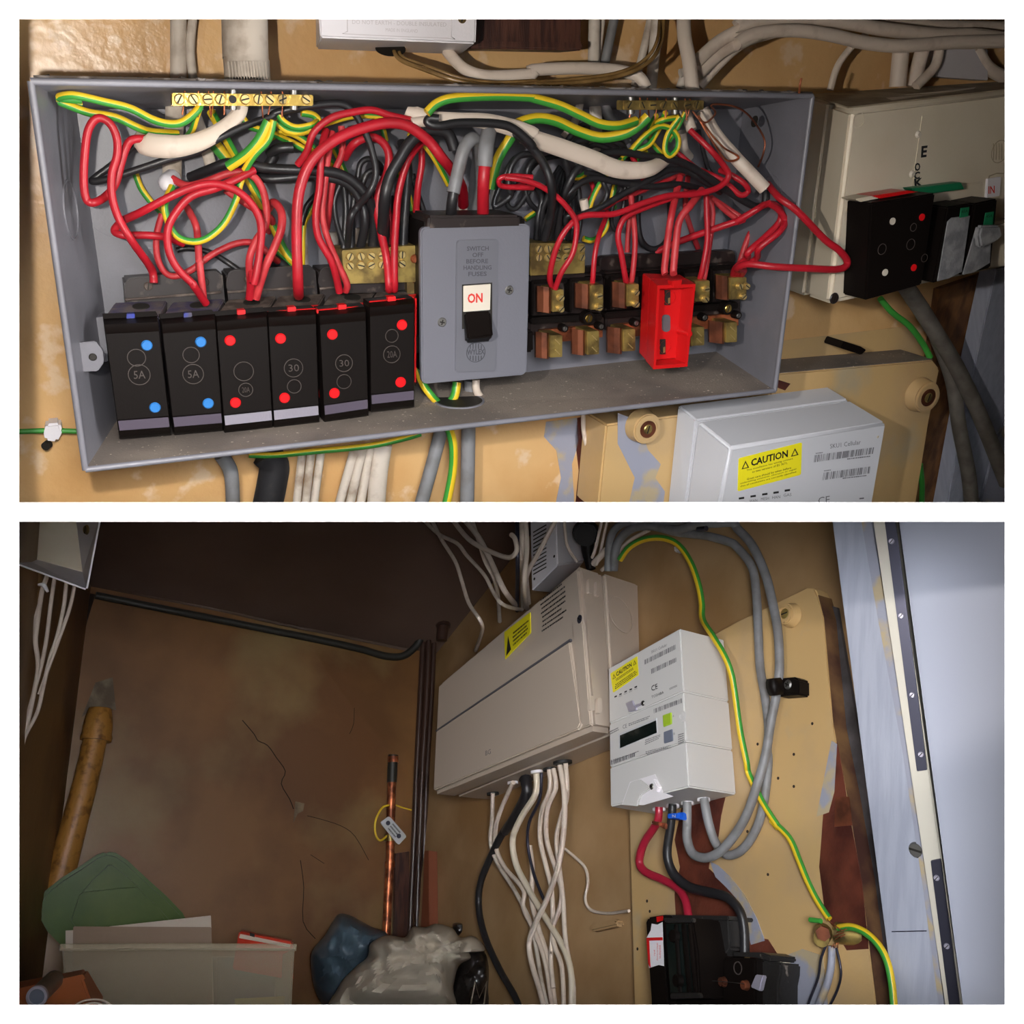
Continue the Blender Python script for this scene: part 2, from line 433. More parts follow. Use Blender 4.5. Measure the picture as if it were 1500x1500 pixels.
# added divider slab and unseen shell that block stray light behind the border
def boxw(x0, x1, y0, y1, z0, z1, m, name):
    f = [V((x0, y0, z1)), V((x1, y0, z1)), V((x1, y0, z0)), V((x0, y0, z0))]; b = [V((p.x, y1, p.z)) for p in f]
    return struct(MB().hexa(f, b, m).build(name, smooth=False))
boxw(-1.33, 1.33, YB + .001, 2.6, -.0015, .0015, board_dark, 'light_block_1')
boxw(-1.35, -1.33, YB, 2.62, -1.35, 1.35, board_dark, 'light_block_2')
boxw(1.33, 1.35, YB, 2.62, -1.35, 1.35, board_dark, 'light_block_3')
boxw(-1.33, 1.33, YB, 2.62, 1.33, 1.35, board_dark, 'light_block_4')
boxw(-1.33, 1.33, YB, 2.62, -1.35, -1.33, board_dark, 'light_block_5')
boxw(-1.33, 1.33, 2.62, 2.64, -1.35, 1.35, board_dark, 'light_block_6')
UW = Plane(U.n, U.p0 - U.n * .004)
def sheet(name, pl, q, m, t=.006):
    return struct(slab(name, pl, q, -t, 0, m, smooth=False))
sheet('wall_back', UW, [(10, 5), (1500, 5), (1500, 742), (10, 742)], wall_up)
# lower scene: walls and ceiling are cut along their real meeting lines
from mathutils import Matrix
def meet(a, b, c): return Matrix((a.n, b.n, c.n)).inverted() @ V((a.c, b.c, c.c))
BOT = Plane(-n3, P(300, 1700, 1.3))
W0a = W0
c102 = meet(W1, W0, W2); c302 = meet(W3, W0, W2)
c302 = W2.at(128, 858); b12 = meet(W1, BOT, W2); b32 = W2.at(40, 1560)
W3 = plane3(c302, b32, P(-90, 1150, .85))
W0 = plane3(c102, c302, W1.at(840, 700))
def poly(name, pts, n, m, t=.006): return struct(MB().prism(pts, [p - n * t for p in pts], m).build(name, smooth=False))
WALLR = poly('wall_right', [c102, W1.at(800, 755), W1.at(1236, 755), W1.at(1318, 1488), b12], W1.n, wall_lo)
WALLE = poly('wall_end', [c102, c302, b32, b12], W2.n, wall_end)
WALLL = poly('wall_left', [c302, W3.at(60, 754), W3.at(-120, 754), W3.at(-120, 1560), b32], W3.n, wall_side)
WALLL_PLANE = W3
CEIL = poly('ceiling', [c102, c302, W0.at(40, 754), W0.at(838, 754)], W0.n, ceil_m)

def line3(name, pl, s, w, m, parent, h=.2):
    return wire(name, s, w, m, pl=pl, h=h, parent=parent, flat=.25, ring=4, per=3)

# ================================================================== UPPER COMPARTMENT: the old fuse box
HR = .122
rim = [U.at(45, 119, HR), U.at(1190, 141, HR), U.at(1135, 572, HR), U.at(125, 688, HR)]
bk = [U.at(112, 160, 0), U.at(1088, 160, 0), U.at(1049, 515, 0), U.at(175, 610, 0)]
box = thing('fuse_box', bk[3], 'large open grey steel fuse box full of tangled wires on the ochre wall', 'fuse box')
MB().hexa(bk, [p - U.n * .003 for p in bk], greybox).build('back_panel', box)
def wallp(i, j, m, name):
    a, b, c, d = rim[i], rim[j], bk[j], bk[i]
    n = (b - a).cross(d - a).normalized(); mid = (rim[0] + rim[2] + bk[0] + bk[2]) / 4
    if n.dot((a + c) / 2 - mid) < 0: n = -n
    return MB().hexa([a, b, c, d], [p + n * .0018 for p in (a, b, c, d)], m).build(name, box)
wallp(0, 1, greybox, 'top_panel'); wallp(1, 2, greybox, 'side_panel'); wallp(2, 3, greydust, 'bottom_panel'); wallp(3, 0, greybox, 'side_panel')
for i in range(4):
    a, b = rim[i], rim[(i + 1) % 4]; r = .0024
    sweep('rim_edge', [a, a.lerp(b, .5), b], [r] * 3, greybox, box, ring=8)
# dust lying on the top panel
mb = MB(); R = random.Random(3)
for i in range(150):
    t = R.random(); p = rim[0].lerp(rim[1], t) - U.n * R.uniform(.002, .02) + V((0, 0, .002))
    mb.disc(p, V((R.uniform(-.4, .4), R.uniform(-1, 0), .8)), R.uniform(.001, .004), R.uniform(.0008, .002), grimy, seg=5)
tag(mb.build('dust_crumbs', box), kind='stuff')
a, b = rim[0] + V((0, .004, .003)), rim[1] + V((0, .004, .003))
sweep('grimy_flange', [a, a.lerp(b, .5), b], [.0028] * 3, grimy, box, ring=6)
# floor hole where the cables leave
def floorpt(x, y):       # point of the bottom panel seen at x, y
    n = (rim[2] - rim[3]).cross(bk[3] - rim[3]).normalized(); r = ray(x, y)
    return r * (n.dot(rim[3]) / n.dot(r)), n
c, nf = floorpt(673, 588)
if nf.z < 0: nf = -nf
MB().disc(c + nf * .0004, nf, .021, .0006, slotm, 28).ring(c, nf, .023, .002, .0012, greybox).build('cable_hole', box)
# knock-out rings
def wallring(pa, pb, pc, x, y, r, sc=None):
    n = (pb - pa).cross(pc - pa).normalized(); q = ray(x, y); p = q * (n.dot(pa) / n.dot(q))
    if n.dot(p) > 0: n = -n
    MB().ring(p, n, r, .0012, .001, greybox).build('knockout', box)
wallring(rim[0], rim[3], bk[0], 103, 308, .021); wallring(rim[0], rim[3], bk[0], 151, 572, .017)
wallring(rim[1], rim[2], bk[1], 1128, 290, .021); wallring(rim[1], rim[2], bk[1], 1085, 490, .02)
for x, y in ((850, 560), (905, 548), (770, 572), (1020, 540)):
    c, _ = floorpt(x, y); MB().ring(c, nf, .019, .0008, .0006, greydust).build('knockout', box)
MB().ring(U.at(170, 300), U.n, .026, .0012, .001, greybox).build('knockout', box)
# lid tabs
t = slab('lid_tab', U, [(108, 503), (140, 500), (151, 514), (152, 532), (143, 544), (113, 545)], .085, .088, greybox, box, .0006)
screw('tab_hole', U.at(136, 523, .0885), U.n, .0028, .0006, slotm, t)
t = slab('lid_tab', U, [(1112, 436), (1120, 433), (1135, 433), (1135, 462), (1126, 466), (1110, 465)], .07, .073, greybox, box, .0006)
screw('screw', U.at(1119, 451, .0735), U.n, .003, .001, steel, t)
slab('bracket', U, [(1080, 408), (1104, 408), (1104, 458), (1080, 458)], .01, .03, greybox, box, .0005)
slab('bracket', U, [(125, 466), (155, 464), (158, 530), (128, 532)], .01, .03, greybox, box, .0005)
MB().disc(U.at(1106, 178, .06), V((-.8, -.3, 0)), .005, .001, slotm, 14).build('screw_hole', box)

# ---- fuse bases
def base(q, label, h0=.004, h1=.034, strips=(), name='fuse_block'):
    o = thing(name, U.at(*q[3], h0), label, 'fuse base', 'fuse bases in the old fuse box')
    slab('body', U, q, h0, h1, brownbase, o, .0015)
    return o
lb = []
for q, l in (([(181, 412), (326, 401), (345, 590), (200, 604)], 'dark brown fuse base behind the two blue-dot fuses'),
             ([(331, 401), (462, 393), (480, 580), (350, 590)], 'dark brown fuse base behind the two silver-banded fuses'),
             ([(466, 396), (604, 385), (612, 565), (484, 578)], 'dark brown fuse base behind the two fuses nearest the main switch')):
    o = base(q, l)
    slab('back_flange', U, rquad([(q[0][0] + 3, q[0][1] - 5), (q[1][0] - 3, q[1][1] - 5), (q[1][0] + 1, q[1][1] + 26), (q[0][0] - 1, q[0][1] + 26)], .06, .4), .034, .038, brownbase, o, .0008)
    wire('dusty_edge', f'@ {q[0][0]+2},{q[0][1]+27},39 {(q[0][0]+q[1][0])/2},{(q[0][1]+q[1][1])/2+27} {q[1][0]-2},{q[1][1]+27}', 4, blackdust, parent=o, zoomed=False, ring=6)
    for t in (.25, .82): screw('rivet', U.at(q[0][0] + (q[1][0] - q[0][0]) * t, q[0][1] + (q[1][1] - q[0][1]) * t + 10, .038), U.n, .0035, .001, blackdust, o)

# ---- rewirable fuse carriers, closed
FU = [  # front corners TL TR BR BL, dots, dot material, discs, band material, top colour, label
 ([(151, 467), (231, 463), (251, 637), (175, 643)], [(215, 506), (227, 597)], bluedot, [(200, 524, 13, ''), (204, 549, 15.5, '5A')], silver2, bluestrip, 'black fuse with two blue dots, at the far left of the row'),
 ([(235, 467), (315, 460), (327, 631), (255, 637)], [(294, 501), (305, 591)], bluedot, [(280, 520, 12, ''), (283, 548, 15, '5A')], silver2, bluestrip, 'black fuse with two blue dots, second from the left end'),
 ([(316, 463), (391, 456), (400, 627), (329, 635)], [(337, 499), (345, 590)], reddot, [(357, 544, 14.5, ''), (360, 571, 10.5, '20A')], silver, blackdust, 'black fuse with red dots, bright silver band and one light-dusted brown top'),
 ([(392, 457), (463, 453), (468, 619), (401, 627)], [(411, 496), (417, 583)], reddot, [(430, 539, 14, '30'), (431, 566, 10.5, '')], silver, redplas, 'black fuse with red dots and bright silver band under one thick red wire'),
 ([(467, 455), (536, 449), (540, 609), (475, 619)], [(487, 490), (490, 576)], reddot, [(504, 532, 13, '30'), (504, 559, 11, '')], silver2, redplas, 'black fuse with red edges and dull grey band, second left of main switch'),
 ([(541, 443), (607, 437), (607, 596), (543, 603)], [(589, 476), (587, 560)], reddot, [(574, 492, 10, ''), (574, 519, 13, '20A')], silver2, redplas, 'black fuse with red dots directly left of the main switch'),
]
for q, dots, dm, discs, band, topm, lab in FU:
    o = thing('fuse_carrier', U.at(*q[3], .04), lab, 'fuse', 'rewirable fuses in the left half of the box')
    fq = quad_at(U, q, .088); n = U.n
    tm = bluedust if dm is bluedot else blackdust
    tf_ = [U.at(*q[0], .069), U.at(*q[1], .069), U.at(*bil(q, .98, .93), .069), U.at(*bil(q, .02, .93), .069)]
    tb_ = [U.at(q[0][0] + 17, q[0][1] - 24, .036), U.at(q[1][0] + 14, q[1][1] - 23, .036), tf_[2] - n * .033, tf_[3] - n * .033]
    MB().hexa(tf_, tb_, tm).build('carrier', o, .001)
    if topm is redplas:
        tn = (tf_[1] - tf_[0]).cross(tb_[0] - tf_[0]).normalized(); tn = tn if tn.z > 0 else -tn
        e4 = [tf_[0], tf_[1], tf_[1].lerp(tb_[1], .22), tf_[0].lerp(tb_[0], .22)]
        MB().hexa([v + tn * .0008 for v in e4], e4, redplas).build('red_lip', o)
        e4 = [U.at(q[1][0] + 1, q[1][1], .074), U.at(q[1][0] + 3.5, q[1][1], .074), U.at(q[2][0] + 2.5, q[2][1] - 36, .074), U.at(q[2][0], q[2][1] - 36, .074)]
        MB().hexa(e4, [v - n * .01 for v in e4], redplas).build('red_edge', o)
    m = MB()
    pr = [(0, .070), (.05, .083), (.115, .0865), (.128, .0885), (.84, .0885), (.845, .087), (.935, .083), (.985, .079), (1, .070)]
    vs = []
    for v, h in pr:
        for u in (0, .015, .985, 1): vs.append(U.at(*bil(q, u, v), h - (.002 if u in (0, 1) else 0)))
    k = len(vs); vs += [p - n * (h + .0 - .068) for p, (v, h) in zip([vs[i * 4] for i in range(len(pr))], pr)]
    vs2 = []
    for v, h in pr: vs2 += [U.at(*bil(q, 0, v), .088) - n * .02, U.at(*bil(q, 1, v), .088) - n * .02]
    k = len(pr) * 4; vs = vs[:k] + vs2; fs = []
    for i in range(len(pr) - 1):
        for c in range(3): fs.append((i * 4 + c, i * 4 + c + 1, i * 4 + 5 + c, i * 4 + 4 + c))
        fs.append((i * 4, i * 4 + 4, k + i * 2 + 2, k + i * 2)); fs.append((i * 4 + 3, k + i * 2 + 1, k + i * 2 + 3, i * 4 + 7))
        fs.append((k + i * 2, k + i * 2 + 2, k + i * 2 + 3, k + i * 2 + 1))
    fs.append((0, k, k + 1, 3, 2, 1)); e = (len(pr) - 1); fs.append((e * 4, e * 4 + 1, e * 4 + 2, e * 4 + 3, k + e * 2 + 1, k + e * 2))
    m.add(vs, fs, black); m.build('cover', o, .0006)
    b4 = [tuple(bil(q, u, v)) for u, v in ((.02, .85), (.98, .85), (.985, .93), (.025, .93))]
    f4 = [U.at(*b4[0], .0870), U.at(*b4[1], .0870), U.at(*b4[2], .0834), U.at(*b4[3], .0834)]
    f4 = [p + n * .0006 for p in f4]
    MB().hexa(f4, [p - n * .001 for p in f4], band).build('band', o)
    for x, y in dots:
        c = U.at(x, y, .0885); MB().disc(c, n, pxr(c, 8), .0012, dm, r2=pxr(c, 6.5)).build('colour_dot', o)
    for x, y, r, tx in discs:
        c = U.at(x, y, .0885); d = MB().ring(c, n, pxr(c, r), .0005, .0003, embk).build('moulded_disc', o)
        if tx: text('moulded_rating', tx, U, [(x - r * .55, y - r * .35), (x + r * .55, y - r * .4), (x + r * .6, y + r * .35), (x - r * .5, y + r * .4)], .0885, embk, d)
    tn = (tf_[1] - tf_[0]).cross(tb_[0] - tf_[0]).normalized(); tn = tn if tn.z > 0 else -tn
    c = (tf_[0] + tf_[1] * 1.3) / 2.3 * .35 + (tb_[0] + tb_[1] * 1.3) / 2.3 * .65
    MB().disc(c - tn * .0005, tn, pxr(c, 12), .0012, slotm, 18).build('wire_entry', o)
    xt, yt = bil(q, .5, .02)
    slab('latch', U, [(xt - 6, yt - 8), (xt + 6, yt - 9), (xt + 6, yt - 2), (xt - 6, yt - 1)], .064, .0725, (bluestrip if dm is bluedot else redline), o, .0004)

# ---- main switch
o = thing('main_switch', U.at(618, 562, .03), 'grey main switch plate with black lever under a white ON tab', 'switch')
sw = [(616, 333), (777, 328), (772, 549), (618, 563)]
slab('housing', U, [(622, 322), (770, 318), (768, 540), (624, 552)], .02, .088, black, o, .002)
slab('top_shroud', U, [(628, 316), (762, 315), (764, 335), (626, 338)], .05, .094, brownbase, o, .002)
slab('face_plate', U, rquad(sw, .05, .04), .088, .0945, switchm, o, .0012)
pn = [(669, 352), (731, 350), (727, 544), (667, 546)]
slab('switch_panel', U, rquad(pn, .08, .03), .094, .0962, switchp, o, .0006)
for i, (w, x0, x1) in enumerate((('SWITCH', 684, 716), ('OFF', 692, 708), ('BEFORE', 683, 715), ('HANDLING', 679, 720), ('FUSES', 686, 713))):
    y = 361 + i * 9.3; text('moulded_lettering', w, U, [(x0, y), (x1, y - .5), (x1, y + 6), (x0, y + 6.5)], .0962, emb, o, bold=.02)
tb = slab('on_tab', U, [(679, 419), (719, 416), (718, 454), (679, 457)], .094, .0975, cream, o, .0003)
text('on_lettering', 'ON', U, [(685, 430), (707, 429), (707, 443), (685, 444.5)], .0975, redtxt, tb, bold=.03)
slab('recess', U, [(677, 417), (721, 414), (721, 480), (677, 482)], .0955, .0966, slotm, o)
lv = [U.at(679, 455, .0975), U.at(718, 453, .0975), U.at(723, 492, .118), U.at(685, 497, .118)]
lk = [U.at(679, 462, .0965), U.at(718, 460, .0965), U.at(718, 500, .104), U.at(681, 503, .104)]
MB().hexa(lv, lk, black).build('lever', o, .0018, 3)
c = U.at(697, 516, .0962); e = MB().ring(c, U.n, pxr(c, 15), .0006, .0004, emb).build('moulded_emblem', o)
text('emblem_lettering', 'WYLEX', U, [(684, 512), (710, 511), (710, 519), (684, 520)], .0962, emb, e, bold=.03)
for dx in (-8, -4, 0, 4, 8):
    hh = math.sqrt(225 - dx * dx) - 2
    for s in (-1, 1):
        slab('emblem_bar', U, [(697 + dx - .7, 516 + s * 5), (697 + dx + .7, 516 + s * 5), (697 + dx + .7, 516 + s * hh), (697 + dx - .7, 516 + s * hh)], .0962, .0965, emb, e)
screw('screw', U.at(647.5, 472, .0945), U.n, .0040, .0008, steel, o, cross=True); screw('screw', U.at(746, 425, .0945), U.n, .0040, .0008, steel, o, cross=True)
slab('side_lug', U, [(604, 492), (618, 491), (618, 518), (604, 519)], .05, .07, black, o, .002)
slab('side_lug', U, [(770, 485), (782, 484), (782, 516), (770, 517)], .05, .07, black, o, .002)

# ---- brass terminal blocks
def term(q, lab, rows, rivets=()):
    o = thing('neutral_bar', U.at(*q[3], .03), lab, 'terminal block', 'neutral terminal blocks')
    slab('block', U, q, .03, .062, brassD, o, .0006)
    slab('holder', U, [(q[3][0] - 2, q[3][1] - 4), (q[2][0], q[2][1] - 4), (q[2][0], q[2][1] + 14), (q[3][0] - 2, q[3][1] + 14)], .02, .05, brownbase, o, .001)
    i = 0
    for y0, xs in rows:
        for x, y in xs:
            screw('screw', U.at(x, y, .062), U.n, .0036, .0016, screwm, o, ang=.4 + i * .7); i += 1
    for x, y in rivets:
        c = U.at(x, y, .062); MB().disc(c, U.n, pxr(c, 7), .003, copper, r2=pxr(c, 4)).build('rivet', o, .0006)
    return o
term([(501, 367), (617, 359), (617, 413), (505, 416)], 'brass neutral block with two rows of screws left of the main switch',
     [(0, [(380 + x * .26667, 20 + 1335 * .26667 - (x - 497) * .01) for x in (497, 556, 614, 672, 728, 783)]),
      (0, [(380 + x * .26667, 20 + 1385 * .26667 - (x - 497) * .01) for x in (497, 556, 614, 672, 728, 783)])], [(607, 379)])
term([(777, 356), (857, 357), (857, 400), (777, 404)], 'brass neutral block right of the main switch under the black wire bundle',
     [(0, [(740 + x * .26667, 20 + 1292 * .26667) for x in (183, 235, 285, 335, 420)]), (0, [(740 + x * .26667, 20 + 1340 * .26667) for x in (183, 235, 285, 335, 420)])])
o = thing('brass_bracket', U.at(606, 450, .03), 'tarnished brass link plate between last black fuse and main switch', 'bracket')
slab('plate', U, [(596, 401), (617, 400), (617, 500), (600, 500)], .03, .058, brassD, o, .001)
c = U.at(608, 410, .058); MB().disc(c, U.n, pxr(c, 5), .002, copper, r2=pxr(c, 3)).build('rivet', o)

# ---- earth bars
def ebar(q, lab, xs, y, m, hole=None, feet=(), hx=.1):
    o = thing('earth_bar', U.at(*q[3], hx - .012), lab, 'earth bar', 'earth bars')
    slab('bar', U, q, hx - .012, hx, m, o, .0006)
    for i, x in enumerate(xs):
        if x == hole: MB().disc(U.at(x, y, hx), U.n, .0026, .0005, slotm).build('screw_hole', o)
        else: screw('screw', U.at(x, y, hx), U.n, .0036, .0012, screwm if m is brass else brassD, o, ang=.3 + i * 1.1)
    for x in feet:
        a, b = U.at(x, q[0][1] - 5, hx - .006), U.at(x, q[3][1] + 6, hx - .006)
        MB().disc(b, (a - b), pxr(a, 6), (a - b).length, steel, 14).build('stud', o, .0005)
    return o
ebar([(252, 136), (459, 139), (459, 155), (252, 155)], 'bright brass earth bar at the top left of the fuse box', [20 + x * .26667 for x in (910, 988, 1067, 1135, 1203, 1272, 1345, 1408, 1478)] + [414, 448.5], 145.5, brass, 20 + 1203 * .26667, (341, 430))
ebar([(913, 147), (1032, 147), (1031, 161), (913, 161)], 'tarnished brass earth bar at the top right of the fuse box', [740 + x * .26667 for x in (680, 755, 810, 870, 930, 1000, 1050)], 154, brassD, None, (924, 989), .095)
for k, (bx, by, xs, lab) in enumerate(((0, 0, (270, 290, 305, 312, 328, 382, 396, 413), 'bare copper strands sticking out of the bright left earth bar'), (0, 0, (925, 937, 948, 962, 975, 1003, 1010), 'bare copper strands sticking out of the dull right earth bar'))):
    o = thing('copper_strands', U.at(xs[0], 165, .08), lab, 'wire ends')
    y0, y1 = ((130, 172) if k == 0 else (140, 176))
    for i, x in enumerate(xs):
        wire('strand', f'@ {x},{y0},88 {x+1},{y0+12},87 {x+(i%3-1)*3},{y1-4+i%2*4},86', 2.6, copper, parent=o, zoomed=False, ring=6, per=3)

# ---- exposed fuse base on the right
def clip(o, x0, x1, y0, y1):
    path = [(x1 - 2, .052), (x1, .072), (x1 - 3, .0775), ((x0 + x1) / 2, .0765), (x0 + 2, .070), (x0, .053)]
    mb = MB(); vs = []
    for x, h in path:
        for y in (y0, y1):
            for d in (0, .0012): vs.append(U.at(x, y + (x1 - x) * -.12, h - d))
    fs = []
    for i in range(len(path) - 1):
        a = i * 4; b = a + 4
        fs += [(a, b, b + 2, a + 2), (a + 1, a + 3, b + 3, b + 1), (a, a + 1, b + 1, b), (a + 2, b + 2, b + 3, a + 3)]
    fs += [(0, 2, 3, 1), (len(vs) - 4, len(vs) - 3, len(vs) - 1, len(vs) - 2)]
    mb.add(vs, fs, copperD).build('contact_clip', o)
def block(o, x0, x1, y0, y1, sc, bright=True):
    b = slab('terminal', U, [(x0, y0), (x1, y0 - 1), (x1, y1 - 1), (x0, y1)], .05, .076, brassD, o, .0006)
    for x, y in sc:
        if bright: screw('screw', U.at(x, y, .076), U.n, .0034, .004, screwm, b, ang=x)
        else: slab('slot_glint', U, [(x - 4, y - 4), (x - 3, y - 5), (x + 4, y + 2), (x + 3, y + 3)], .0759, .0766, screwm, b)
rb = base([(775, 408), (884, 401), (886, 484), (775, 492)], 'open dark fuse base with copper clips beside the main switch', h1=.045)
rb2 = base([(886, 400), (1084, 386), (1086, 468), (888, 484)], 'open dark fuse base holding the red carrier at the right', h1=.045)
for o, a, b in ((rb, (858, 392), (882, 389)), (rb2, (879, 376), (1078, 366))):
    slab('back_flange', U, rquad([(a[0], a[1]), (b[0], b[1]), (b[0], b[1] + 22), (a[0], a[1] + 22)], .04, .4), .02, .03, brownbase, o, .001)
    wire('dusty_edge', f'@ {a[0]+2},{a[1]+25},34 {(a[0]+b[0])/2},{(a[1]+b[1])/2+25} {b[0]-2},{b[1]+25}', 4, blackdust, parent=o, zoomed=False, ring=6)
for o, x0, x1, ya, yb in ((rb, 778, 883, 466, 460), (rb2, 887, 1082, 458, 443)):
    slab('ridge', U, [(x0, ya), (x1, yb), (x1, yb + 9), (x0, ya + 9)], .045, .056, black, o, .001)
    slab('ridge', U, [(x0, ya - 55), (x1, yb - 55), (x1, yb - 49), (x0, ya - 49)], .045, .053, black, o, .001)
    slab('busbar', U, [(x0 + 14, ya + 18), (x1, yb + 16), (x1, yb + 34), (x0 + 14, ya + 38)], .046, .052, copper, o, .0004)
for i in range(6):
    x = (784, 840, 900, 950, 1006, 1047)[i]; y = 414 - i * 4
    slab('partition', U, [(x - 5, y), (x - 2, y), (x - 2, y + 48), (x - 5, y + 49)], .045, .058, black, rb if i < 2 else rb2, .0006)
for o, c, bl, sc in ((rb, (785, 807, 421, 459), (809, 826, 425, 457), [(820, 436), (820, 452)]),
                     (rb, (841, 864, 417, 453), (865, 884, 418, 454), [(876, 433), (876, 450)]),
                     (rb2, (895, 918, 415, 452), (918.5, 936, 417, 449), [(930, 428), (930, 445)]),
                     (rb2, (1012, 1019, 412, 444), (1019, 1040, 412, 442), [(1033, 423), (1032, 438)]),
                     (rb2, (1047, 1068, 405, 440), (1069, 1094, 407, 439), [(1082, 419), (1092, 419), (1087, 434)])):
    clip(o, *c); block(o, *bl, sc)
for o, c, bl in ((rb, (783, 804, 488, 526), (806, 824, 492, 524)), (rb, (836, 857, 484, 521), (860, 878, 486, 520)), (rb2, (888, 911, 481, 519), (913, 931, 483, 515)),
                 (rb2, (1006, 1013, 478, 508), (1013, 1032, 480, 507)), (rb2, (1037, 1061, 472, 504), (1063, 1080, 473, 502))):
    clip(o, *c); x0, x1, y0, y1 = bl; block(o, *bl, [((x0 + x1) / 2 + 2, y0 + 10), ((x0 + x1) / 2 + 2, y1 - 7)], False)
for o, x, y, r, m in ((rb, 857, 464, 10, brass), (rb, 822, 479, 6, steel), (rb, 875, 476, 6, steel), (rb2, 926, 471, 6, steel), (rb2, 1026, 463, 6, steel), (rb2, 1060, 450, 10, brass), (rb2, 1075, 460, 6, steel)):
    c = U.at(x, y, .056); MB().disc(c, U.n, pxr(c, r), .008, black, r2=pxr(c, r * .9)).build('boss', o); screw('fixing_screw', c + U.n * .008, U.n, pxr(c, r * .6), .0008, m, o)
# red carrier
o = thing('red_fuse_carrier', U.at(957, 541, .05), 'bright red open fuse carrier plugged into the right base', 'fuse')
rf = [(963, 418), (1019, 416), (1007, 537), (957, 541)]; rbq = [(941, 400), (996, 402), (990, 512), (936, 517)]
fq = quad_at(U, rf, .094); bq = quad_at(U, rbq, .058)
m1 = lerp4(fq, bq, .5)
MB().hexa(m1, bq, redplas).build('body', o, .0008)
def inset(q, a): return [tuple(bil(q, u, v)) for u, v in ((a, a * .6), (1 - a, a * .6), (1 - a, 1 - a * .6), (a, 1 - a * .6))]
fi = quad_at(U, inset(rf, .07), .094); mi = [p - U.n * .0185 for p in fi]
for i in range(4):
    j = (i + 1) % 4
    MB().add([fq[i], fq[j], fi[j], fi[i], m1[i], m1[j], mi[j], mi[i]], [(0, 1, 2, 3), (0, 4, 5, 1), (3, 2, 6, 7), (0, 3, 7, 4), (1, 5, 6, 2), (4, 7, 6, 5)], redplas).build('tray_wall', o)
for x, y, w in ((979, 436, 3), (972, 508, 3)):
    s = slab('contact_slot', U, [(x - w - 2, y - 11), (x + w, y - 11), (x + w, y + 11), (x - w - 2, y + 11)], .076, .0768, slotm, o)
    slab('slot_glint', U, [(x, y + 1), (x + 2.5, y), (x + 2.5, y + 8), (x, y + 9)], .0768, .0775, screwm, s)
    MB().ring(U.at(x + 2, y, .0763), U.n, .0065, .0004, .0005, redplas).build('moulded_ring', o)
slab('oval_window', U, [(x, y) for x, y in rrect(970, 461, 982, 486, 5)], .076, .0768, greytxt, o)
c = U.at(996, 484, .076); MB().disc(c, U.n, .004, .017, redplas, r2=.003).build('post', o)
slab('latch', U, [(984, 412), (1000, 410), (998, 420), (986, 421)], .088, .096, redplas, o, .0006)

# ---- white bell transformer box and the dark wooden box above
o = thing('bell_transformer', U.at(470, 60, 0), 'white square transformer box above the fuse box, reading do not earth', 'transformer')
wf = [(466, 10), (699, 10), (697, 64), (469, 55)]; wb = [(462, 0), (685, 0), (676, 80), (463, 72)]
MB().hexa(quad_at(U, wf, .072), quad_at(U, wb, .012), plastw).build('casing', o, .0015, 3)
c = U.at(572, 71, .035); MB().disc(c, V((0, 0, -1)), .012, .0006, slotm, 24).build('cable_opening', o)
text('moulded_lettering', 'DO NOT EARTH - DOUBLE INSULATED', U, [(516, 29), (654, 33), (654, 39), (516, 35)], .072, fadetxt, o)
text('moulded_lettering', 'MADE IN ENGLAND', U, [(565, 41), (612, 43), (612, 48), (565, 46)], .072, fadetxt, o)
sweep('panel_groove', [U.at(x, y, .072) for x, y in ((509, 20), (509, 46), (512, 50), (655, 56), (661, 54), (661, 20))], [.0004] * 6, fadetxt, o, ring=4, per=2)
screw('screw', U.at(677, 27, .072), U.n, .0035, .0008, brassD, o)
o = thing('door_chime', U.at(780, 60, 0), 'dark wooden chime box right of the white transformer box', 'chime box')
slab('case', U, [(690, 5), (854, 5), (851, 70), (690, 67)], .004, .04, woodD, o, .002)
slab('base_board', U, [(690, 60), (855, 62), (853, 74), (688, 71)], .002, .046, woodD, o, .0015)
# conduit socket in the top of the box
o = thing('conduit', U.at(360, 118, .06), 'short grey white plastic conduit entering the top of the fuse box', 'pipe')
wire('pipe', '@ 358,12,45 359,60,50 360,88,52', 66, dirtyw, parent=o, zoomed=False, ring=28)
wire('threaded_collar', '@ 361,88,52 363,122,56', 66, dirtyw, parent=o, zoomed=False, ring=28)
for i in range(14):
    x = 334 + i * 4.2
    wire('grip_rib', f'@ {x},90,{74 + 12*math.sin(math.pi*(i+.5)/14):.0f} {x+3},118,{78 + 12*math.sin(math.pi*(i+.5)/14):.0f}', 1.6, dirtyw, parent=o, zoomed=False, ring=5, per=1)

# ---- cream consumer unit at the right
o = thing('cream_consumer_unit', U.at(1213, 447, 0), 'old cream plastic consumer unit right of the grey fuse box', 'consumer unit')
cf = [(1247, 160), (1492, 131), (1492, 386), (1213, 447)]; cb = [(1180, 139), (1492, 119), (1492, 372), (1140, 421)]
CF, CB = quad_at(U, cf, .115), quad_at(U, cb, .004)
MB().hexa(lerp4(CF, CB, .48), CB, creamp).build('base', o, .003, 2)
MB().hexa(CF, lerp4(CF, CB, .47), creamp).build('lid', o, .005, 3)
tf = [CF[0], CF[1], CB[1], CB[0]]; up = V((0, 0, .0012))
MB().hexa([p + up for p in (lerp4(CF, CB, .06)[0], lerp4(CF, CB, .06)[1], lerp4(CF, CB, .97)[1], lerp4(CF, CB, .97)[0])], [p for p in (lerp4(CF, CB, .06)[0], lerp4(CF, CB, .06)[1], lerp4(CF, CB, .97)[1], lerp4(CF, CB, .97)[0])], creamd).build('dusty_top', o)
h = .115
MB().ring(U.at(1258, 176, h), U.n, .0065, .0007, .0005, creamp).build('screw_cap', o)
